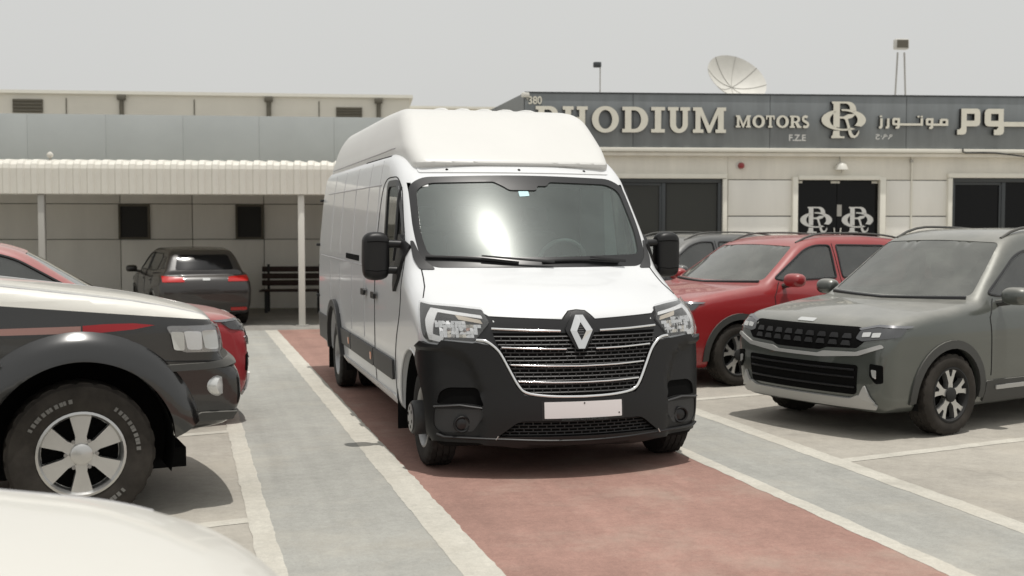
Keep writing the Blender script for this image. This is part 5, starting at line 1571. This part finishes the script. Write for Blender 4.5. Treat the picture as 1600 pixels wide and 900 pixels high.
def put_letter(root, poly, holes, s0, z0, k, kz, depth=.085, name='letter', base=-.002, face=True, mface=None):
    """raised letter: dark side walls, ivory face; outline in unit coordinates"""
    cx = s0; P = [(a * k, b * kz) for a, b in poly]; H_ = [[(a * k, b * kz) for a, b in h] for h in holes]
    o = MB().prism(P, base - depth, base, 1, H_).obj(name, B['side'], root, False)
    o.location = (s0, 0, z0)
    if face:
        MB().prism(P, base - depth - .012, base - depth - .0005, 1, H_).obj(name + '_face', mface or B['face'], o, False)
    return o
def sign_root(name, label, cat='sign'):
    o = empty(name, (6.13, 21.13, 0), RZ, label, cat); return o
sg = sign_root('fascia_lettering', 'large ivory slab-serif raised letters nearest the van on the grey fascia')
for ch, a, b in (('R', .19, .66), ('H', .69, 1.155), ('O', 1.235, 1.735), ('D', 1.80, 2.285), ('I', 2.342, 2.60), ('U', 2.656, 3.075), ('M', 3.13, 3.755)):
    wd, P, H_ = gl(ch)
    put_letter(sg, P, H_, a, 3.467, (b - a) / wd, .472)
sg2 = sign_root('fascia_lettering', 'smaller ivory raised letters between the large letters and the round emblem')
for ch, a, b in (('M', 3.946, 4.232), ('O', 4.263, 4.50), ('T', 4.522, 4.685), ('O', 4.717, 4.955), ('R', 4.975, 5.20), ('S', 5.205, 5.347)):
    wd, P, H_ = gl(ch)
    put_letter(sg2, P, H_, a, 3.573, (b - a) / wd, .226, .07)
fz = sign_root('flat_lettering', 'small flat white F.Z.E letters under the smaller sign letters')
text_mesh('F.Z.E', .165, .004, 'letters', B['vinyl'], fz, (5.146, -.006, 3.338), (PI / 2, 0, 0), bold=.004, sx=.98)
nb = sign_root('house_number', 'small pale number 380 at the corner of the fascia')
text_mesh('380', .20, .012, 'numerals', B['face'], nb, (.185, -.014, 3.985), (PI / 2, 0, 0), bold=.003, sx=.86)
# emblem: a letter woven with an oval ring (ring width = 1)
def emblem(root, cx, cz, k, flat):
    def ringarc(a0, a1, n=26):
        o, i = [], []
        for a in np.linspace(a0, a1, n):
            c, s = math.cos(math.radians(a)), math.sin(math.radians(a))
            o.append((.5 * c, .235 * s)); i.append((.315 * c * 1.0, .197 * s))
        return o + i[::-1]
    parts = [ringarc(119, 302), ringarc(322, 417), ringarc(418, 457),
             [(-.276, .40), (.12, .40)] + arc(.10, .215, .178, .185, 90, 5, 10) + [(.278, .185), (.14, .228)] + arc(.03, .25, .11, .11, -10, 90, 8) + [(-.091, .36), (-.091, -.165), (-.233, -.155), (-.233, .34), (-.262, .36)],
             [(-.088, .075), (.00, .075), (.10, .125), (.235, .13), (.255, .115), (.19, .05), (.09, .02), (.115, -.06), (.19, -.29), (.235, -.345), (.28, -.33), (.315, -.28), (.345, -.22), (.352, -.27), (.325, -.345), (.25, -.395), (.17, -.385), (.125, -.32), (.07, -.10), (.03, .01), (-.01, .03), (-.088, .03)],
             [(-.230, -.235), (-.091, -.240), (-.091, -.335), (-.06, -.36), (.02, -.36), (.02, -.40), (-.276, -.40), (-.276, -.36), (-.245, -.335)]]
    for q in parts:
        if flat:
            o = MB().prism([(a * k, b * k) for a, b in q], flat - .002, flat, 1).obj('emblem_stroke', B['vinyl'], root, False); o.location = (cx, 0, cz)
        else:
            put_letter(root, q, [], cx, cz, k, k, .09, 'emblem_stroke')
em = sign_root('emblem_sign', 'ivory raised emblem of a letter woven through an oval on the fascia')
emblem(em, 6.005, 3.725, .854, 0)
# Arabic lettering, traced as outlines in fascia metres
def A2(p): return (6.557 + p[0] * .001887, 4.298 - p[1] * .001752)
ar = sign_root('arabic_lettering', 'large ivory raised Arabic letters at the edge of the picture on the fascia')
q1 = [(920, 195), (1080, 195), (1108, 207), (1116, 235), (1116, 345), (1105, 375), (1075, 386), (975, 386), (975, 440), (965, 465), (940, 476), (880, 476), (880, 420), (905, 420), (920, 400)]
put_letter(ar, [A2(p) for p in q1], [[A2(p) for p in [(975, 250), (1058, 250), (1058, 325), (975, 325)]]], 0, 0, 1, 1)
q2 = [(1163, 240), (1175, 208), (1205, 195), (1360, 195), (1360, 335), (1830, 335), (1830, 195), (1890, 195), (1890, 386), (1365, 386), (1365, 440), (1355, 466), (1330, 478), (1262, 478), (1262, 420), (1290, 420), (1306, 400), (1306, 386), (1205, 386), (1175, 374), (1163, 345)]
put_letter(ar, [A2(p) for p in q2], [[A2(p) for p in [(1228, 250), (1308, 250), (1308, 325), (1228, 325)]]], 0, 0, 1, 1)
ar2 = sign_root('arabic_lettering', 'smaller ivory raised Arabic word right of the round emblem')
def rect(a, b, c, d): return [(a, b), (c, b), (c, d), (a, d)]
small = [([(88, 305), (112, 305), (112, 395), (100, 415), (76, 415), (76, 393), (88, 388)], []), (rect(82, 276, 106, 292), []),
         ([(158, 305), (182, 305), (182, 395), (170, 415), (144, 415), (144, 393), (158, 388)], []),
         ([(212, 315), (225, 300), (290, 300), (290, 357), (505, 357), (505, 300), (527, 300), (527, 381), (290, 381), (288, 402), (275, 415), (247, 415), (247, 394), (262, 390), (264, 378), (225, 378), (212, 365)], [rect(236, 324, 265, 355)]),
         (rect(470, 276, 492, 292), []), (rect(504, 276, 526, 292), []),
         ([(558, 315), (571, 300), (636, 300), (636, 358), (700, 358), (704, 318), (716, 305), (775, 305), (790, 318), (790, 381), (636, 381), (634, 402), (621, 415), (593, 415), (593, 394), (608, 390), (610, 378), (571, 378), (558, 365)], [rect(582, 324, 611, 355), rect(730, 328, 764, 357)])]
for P, H_ in small:
    put_letter(ar2, [A2(p) for p in P], [[A2(p) for p in h] for h in H_], 0, 0, 1, 1, .06)
ar3 = sign_root('arabic_lettering', 'tiny flat white Arabic letters under the smaller Arabic word')
for st, wd in (([(222, 478), (208, 474), (200, 490), (214, 500), (226, 488), (222, 476)], 9), ([(205, 498), (194, 515), (188, 526)], 9), ([(162, 478), (148, 474), (140, 490), (154, 500), (166, 488), (162, 476)], 9), ([(145, 498), (134, 515), (128, 526)], 9),
               ([(60, 482), (75, 474), (100, 482), (78, 490), (60, 506), (62, 522), (80, 528), (98, 518)], 10), ([(172, 494), (181, 494)], 9), ([(112, 494), (121, 494)], 9)):
    P = [A2(p) for p in stroke(resample(chaikin(np.array(st, float), 2, False) if len(st) > 2 else st, 3, False), wd)]
    MB().prism(P, -.008, -.002, 1).obj('letter_stroke', B['vinyl'], ar3, False)
# ---------------------------------------------------------------- glass entrance doors
MB().box((5.98, .19, 1.31), (1.60, .02, 2.60)).obj('door_recess', B['dark'], rb, False)
for (c, d) in (((5.135, .07, 1.33), (.10, .12, 2.66)), ((6.835, .07, 1.33), (.115, .12, 2.66)), ((5.99, .07, 2.645), (1.59, .12, .078))):
    MB().box(c, d, bev=.006).obj('door_surround', B['trim'], rb)
for s, (a, b) in ((-1, (5.19, 5.975)), (1, (5.985, 6.775))):
    dr = MB().box(((a + b) / 2, .15, 1.30), (b - a, .012, 2.58)).obj('glass_door', B['glass'], rb, False)
    h_ = (a + .06) if s < 0 else (b - .06)
    MB().box((a + .05 if s < 0 else b - .06, .14, 2.568), (.12, .03, .045), bev=.004).obj('door_patch', B['white'], dr)
    MB().box((b - .06 if s < 0 else a + .02, .14, 2.568), (.12 if s < 0 else .05, .03, .045), bev=.004).obj('door_patch', B['white'], dr)
    x = b - .055 if s < 0 else a + .065
    MB().tube([(x - .02 * s * math.sin(t) * 1.0, .10, 1.15 + .55 * t / PI) for t in np.linspace(0, PI, 12)], .014, 8).obj('door_handle', B['white'], dr)
    emblem(dr, (a + b) / 2 + (.0 if s < 0 else .01), 1.85, .62, .1435)
MB().box((6.03, .138, 2.03), (.09, .006, .22)).obj('door_notice', B['galv'], rb, False)
# ---------------------------------------------------------------- small things on the facade
lm = empty('wall_lamp', (6.13, 21.13, 0), RZ, 'cream half-dome lamp over the glass doors', 'lamp')
MB().lathe([(0, .10), (.05, .095), (.10, .05), (.125, -.03), (.13, -.045), (.0, -.04)], (6.01, .0, 2.84), 2, 24).obj('lamp_shade', B['white'], lm)
MB().tube([(6.0, .02, 2.92), (6.0, .06, 3.0), (5.99, .075, 3.10)], .012, 6).obj('lamp_bracket', B['galv'], lm)
MB().tube([(6.01, .0, 2.80), (6.01, .0, 2.74)], .007, 6).obj('pull_chain', B['galv'], lm)
al = empty('alarm_bell', (6.13, 21.13, 0), RZ, 'small red alarm beacon on the cream wall above the window', 'alarm')
MB().lathe([(0, -.10), (.045, -.09), (.062, -.05), (.062, .0)], (4.10, .105, 2.87), 1, 20).obj('beacon', B['alarm'], al)
MB().lathe([(.0, -.02), (.075, -.015), (.08, .0)], (4.075, .105, 2.875), 1, 20).obj('base', B['white'], al)
dp = empty('drain_pipe', (6.13, 21.13, 0), RZ, 'thin cream pipe running down the wall right of the doors', 'pipe')
MB().tube([(7.42, .085, 3.12), (7.42, .085, 0.0)], .017, 8).obj('pipe', B['trim'], dp)
MB().box((7.40, .07, 3.10), (.09, .06, .05), bev=.01).obj('pipe_box', B['galv'], dp)
MB().box((7.41, .08, 2.97), (.06, .05, .05), bev=.01).obj('pipe_clip', B['galv'], dp)
cb = tag(MB().tube([(8.32, -.12, 3.20), (8.325, -.12, 3.14), (8.38, -.12, 3.118), (8.7, -.12, 3.125), (8.96, -.12, 3.12), (9.3, -.12, 3.085), (9.7, -.12, 3.04), (10.6, -.12, 2.98)], .014, 8).obj('cable', B['black']), 'black cable sagging along the cornice over the far window', 'cable')
cb.location = (6.13, 21.13, 0); cb.rotation_euler = (0, 0, RZ)
cc = empty('security_camera', (6.13, 21.13, 0), RZ, 'small white security camera on the fascia corner by the number', 'camera')
MB().box((.0, -.10, 4.14), (.14, .09, .085), bev=.02, rz=.4).obj('housing', B['white'], cc)
MB().tube([(.05, -.02, 4.06), (.04, -.08, 4.10)], .015, 6).obj('bracket', B['galv'], cc)
# on the roof
def rw(px_s, back, z):
    c, s = math.cos(RZ), math.sin(RZ)
    return (6.13 + px_s * c - back * s, 21.13 + px_s * s + back * c, z)
ds = empty('satellite_dish', (11.22, 23.02, 3.3), RZ, 'large ivory satellite dish on the flat roof', 'dish')
R_ = .66
prof_ = [(R_ * t, .30 * t * t) for t in np.linspace(0, 1, 9)]
mb = MB(); mb.lathe(prof_ + [(R_ * t, .30 * t * t - .012) for t in np.linspace(1, 0, 9)], (0, 0, 0), 1, 48)
dsh = mb.obj('reflector', B['dish'], ds)
for k in range(8):
    t = 2 * PI * k / 8 + .3
    MB().tube([(r * math.cos(t), h + .006, r * math.sin(t)) for r, h in prof_], .006, 5).obj('rib', B['galv'], dsh)
dsh.location = (0, 0, 1.36)
dsh.rotation_euler = Vector((.20, -.70, .60)).to_track_quat('Y', 'Z').to_euler()
MB().tube([(0, .15, 0), (0, .15, 1.25)], .05, 8).obj('mast', B['galv'], ds)
fl_ = empty('floodlight', (14.68, 22.1, 3.45), RZ, 'pale floodlight on two thin poles above the roof', 'lamp')
for x in (-.12, .12):
    MB().tube([(x * 1.3, 0, 0), (x * .6, 0, 1.95)], .018, 6).obj('pole', B['galv'], fl_)
MB().box((0, 0, 2.12), (.30, .16, .22), bev=.03).obj('lamp_head', B['dish'], fl_)
MB().box((0, -.085, 2.12), (.24, .01, .16)).obj('lamp_glass', B['louvre'], fl_, False)
f2 = empty('floodlight', (8.21, 22.83, 3.42), RZ, 'small dark floodlight on a single thin pole above the large letters', 'lamp')
MB().tube([(0, 0, 0), (0, 0, 1.55)], .013, 6).obj('pole', B['galv'], f2)
MB().box((-.06, 0, 1.58), (.16, .10, .11), bev=.02).obj('lamp_head', B['frame'], f2)

# ================================================================ building behind the awning
LZ = math.radians(-8.5)
lb = empty('awning_building', (-4.2, 26.3, 0), LZ, 'pale panelled building with grey fascia behind the awning', 'building')
MB().box((1.5, 4.6, 1.55), (25, 8.9, 3.1)).obj('wall', B['joint2'], lb, False)
MB().box((1.5, 4.6, 3.13), (25.1, 9, .05)).obj('roof', B['roofing'], lb, False)  # unseen pale roof added to bounce light onto the building behind
jx = [-11, -9.5, -8, -6.5, -5.0, -3.4, -1.7, -.1, 1.41, 2.99, 4.45, 5.92, 7.40, 8.9, 10.4, 11.9, 13.4]
for a, b in zip(jx[:-1], jx[1:]):
    for z0, z1 in ((0, 1.452), (1.468, 2.19), (2.205, 3.05)):
        MB().box(((a + b) / 2, .12, (z0 + z1) / 2), (b - a - .016, .10, z1 - z0), bev=.006).obj('wall_panel', B['cream'], lb)
for (a, b) in ((2.99, 3.56), (5.37, 5.88), (-2.3, -1.75)):
    w_ = MB().box(((a + b) / 2, .055, 1.825), (b - a, .02, .68)).obj('window', B['dark'], lb, False)
    for (c, d) in ((((a + b) / 2, .04, 2.165), (b - a + .06, .06, .04)), (((a + b) / 2, .04, 1.485), (b - a + .06, .06, .04)), ((a - .01, .04, 1.825), (.04, .06, .64)), ((b + .01, .04, 1.825), (.04, .06, .64))):
        MB().box(c, d).obj('window_frame', B['louvre'], w_, False)
xs = np.arange(-11.2, 13.6, 1.55)
for a, b in zip(xs[:-1], xs[1:]):
    MB().box(((a + b) / 2, -.02, 3.54), (b - a - .003, .05, .98), bev=.002).obj('fascia_panel', B['fascia2'], lb)
MB().box((1.2, .06, 3.54), (24.8, .10, .96)).obj('fascia_backing', B['fascia2'], lb, False)
# ---------------------------------------------------------------- corrugated awning
AZ = math.radians(-10)
aw = empty('corrugated_awning', (1.95, 20.6, 0), AZ, 'long cream corrugated metal awning on slim posts', 'awning')
pitch = .229
across = [(0, 0), (.045, 0), (.072, 1), (.157, 1), (.184, 0), (.229, 0)]
prof_ = [(0.0, 2.275), (0.0, 2.70), (.02, 2.765), (.06, 2.805), (.12, 2.825), (2.8, 2.92), (5.6, 3.0)]
nrm = [(-1, 0), (-1, 0), (-.9, .4), (-.6, .8), (-.1, 1), (0, 1), (0, 1)]
V = []; F = []
for lay in (0, .006):
    for (y, z), (ny, nz) in zip(prof_, nrm):
        for a, h in across:
            V.append((a, y + ny * (h * .032 - lay), z + nz * (h * .032 - lay)))
m = len(across); k = len(prof_)
for i in range(k - 1):
    for j in range(m - 1):
        F.append((i*m + j, i*m + j + 1, (i+1)*m + j + 1, (i+1)*m + j))
        o_ = k * m
        F.append((o_ + i*m + j, o_ + (i+1)*m + j, o_ + (i+1)*m + j + 1, o_ + i*m + j + 1))
for j in range(m - 1):
    F.append((j, k*m + j, k*m + j + 1, j + 1))
first = obj('corrugated_sheet', V, F, B['sheet'], aw, False)
first.location = (-10.0, 0, 0)
for i in range(1, 62):
    c = first.copy(); col.objects.link(c); c.location = (-10.0 + pitch * i, 0, 0)
MB().box((-3, .08, 2.30), (14, .06, .08)).obj('edge_beam', B['white'], aw, False)
MB().box((-3, 2.8, 2.84), (14, .08, .10)).obj('purlin', B['galv'], aw, False)
for x in (-8.7, -4.31, .02, 3.6):
    MB().box((x, .10, 1.14), (.11, .11, 2.28), bev=.01).obj('post', B['galv'] if x < -4 else B['white'], aw)
    MB().box((x, .10, .01), (.2, .2, .02)).obj('post_base', B['galv'], aw, False)
sp = empty('spot_lamp', (1.95, 20.6, 0), AZ, 'small round spot lamp standing on the awning edge', 'lamp')
MB().lathe([(0, -.07), (.04, -.055), (.052, .0), (.04, .06), (0, .08)], (-4.16, .10, 2.93), 1, 16).obj('lamp_head', B['sheet'], sp)
MB().tube([(-4.16, .12, 2.82), (-4.16, .12, 2.90)], .02, 6).obj('stem', B['galv'], sp)
# bench in the shade
bn = empty('bench', (2.15, 24.2, 0), AZ, 'dark red-brown wooden bench in the shade under the awning', 'bench')
for k in range(4):
    MB().box((0, -.22 + .13 * k, .44), (1.3, .11, .035), bev=.006).obj('seat_slat', B['wood'], bn)
for k in range(3):
    MB().box((0, .26 + .02 * k, .58 + .14 * k), (1.3, .03, .11), bev=.006).obj('back_slat', B['wood'], bn)
for x in (-.52, .52):
    for y in (-.2, .22):
        MB().box((x, y, .21), (.06, .06, .42)).obj('leg', B['black'], bn, False)
    MB().box((x, .29, .68), (.05, .03, .56)).obj('back_post', B['black'], bn, False)

# ================================================================ buildings farther back
bk_ = empty('back_building', (-6, 40, 0), LZ, 'tall beige rendered building rising behind the grey fascia', 'building')
MB().box((-1.7, 5, 2.94), (30, 10, 5.88)).obj('wall', B['beige'], bk_, False)
MB().box((-1.7, 5, 5.93), (30.2, 10.2, .10)).obj('parapet', B['trim'], bk_, False)
for (a, b, z0, z1) in ((1.0, 1.9, 5.28, 5.70), (10.94, 11.77, 5.24, 5.57), (-6.2, -5.3, 5.28, 5.70)):
    w_ = MB().box(((a + b) / 2, -.02, (z0 + z1) / 2), (b - a, .06, z1 - z0)).obj('vent', B['louvre'], bk_, False)
    for q in range(4):
        MB().box(((a + b) / 2, -.06, z0 + (z1 - z0) * (q + .5) / 4), (b - a - .04, .03, .05), rx=.5).obj('vent_slat', B['louvre'], w_, False)
for x in (4.28, 8.82, 12.3, -2.0):
    MB().tube([(x, -.06, 5.8), (x, -.06, 0)], .07, 8).obj('downpipe', B['louvre'], bk_)
    MB().box((x, -.08, 5.78), (.26, .14, .16), bev=.02).obj('rainwater_head', B['louvre'], bk_)
for x in (2.6, 6.5, 10.4):
    MB().box((x, -.012, 2.9), (.03, .02, 5.7)).obj('wall_joint', B['louvre'], bk_, False)
fb = empty('far_building', (10.5, 48, 0), LZ, 'low pale building glimpsed between the back building and the van roof', 'building')
MB().box((0, 3, 3.3), (14, 6, 6.6)).obj('wall', B['beige'], fb, False)
MB().box((0, 3, 6.64), (14.2, 6.2, .1)).obj('parapet', B['trim'], fb, False)
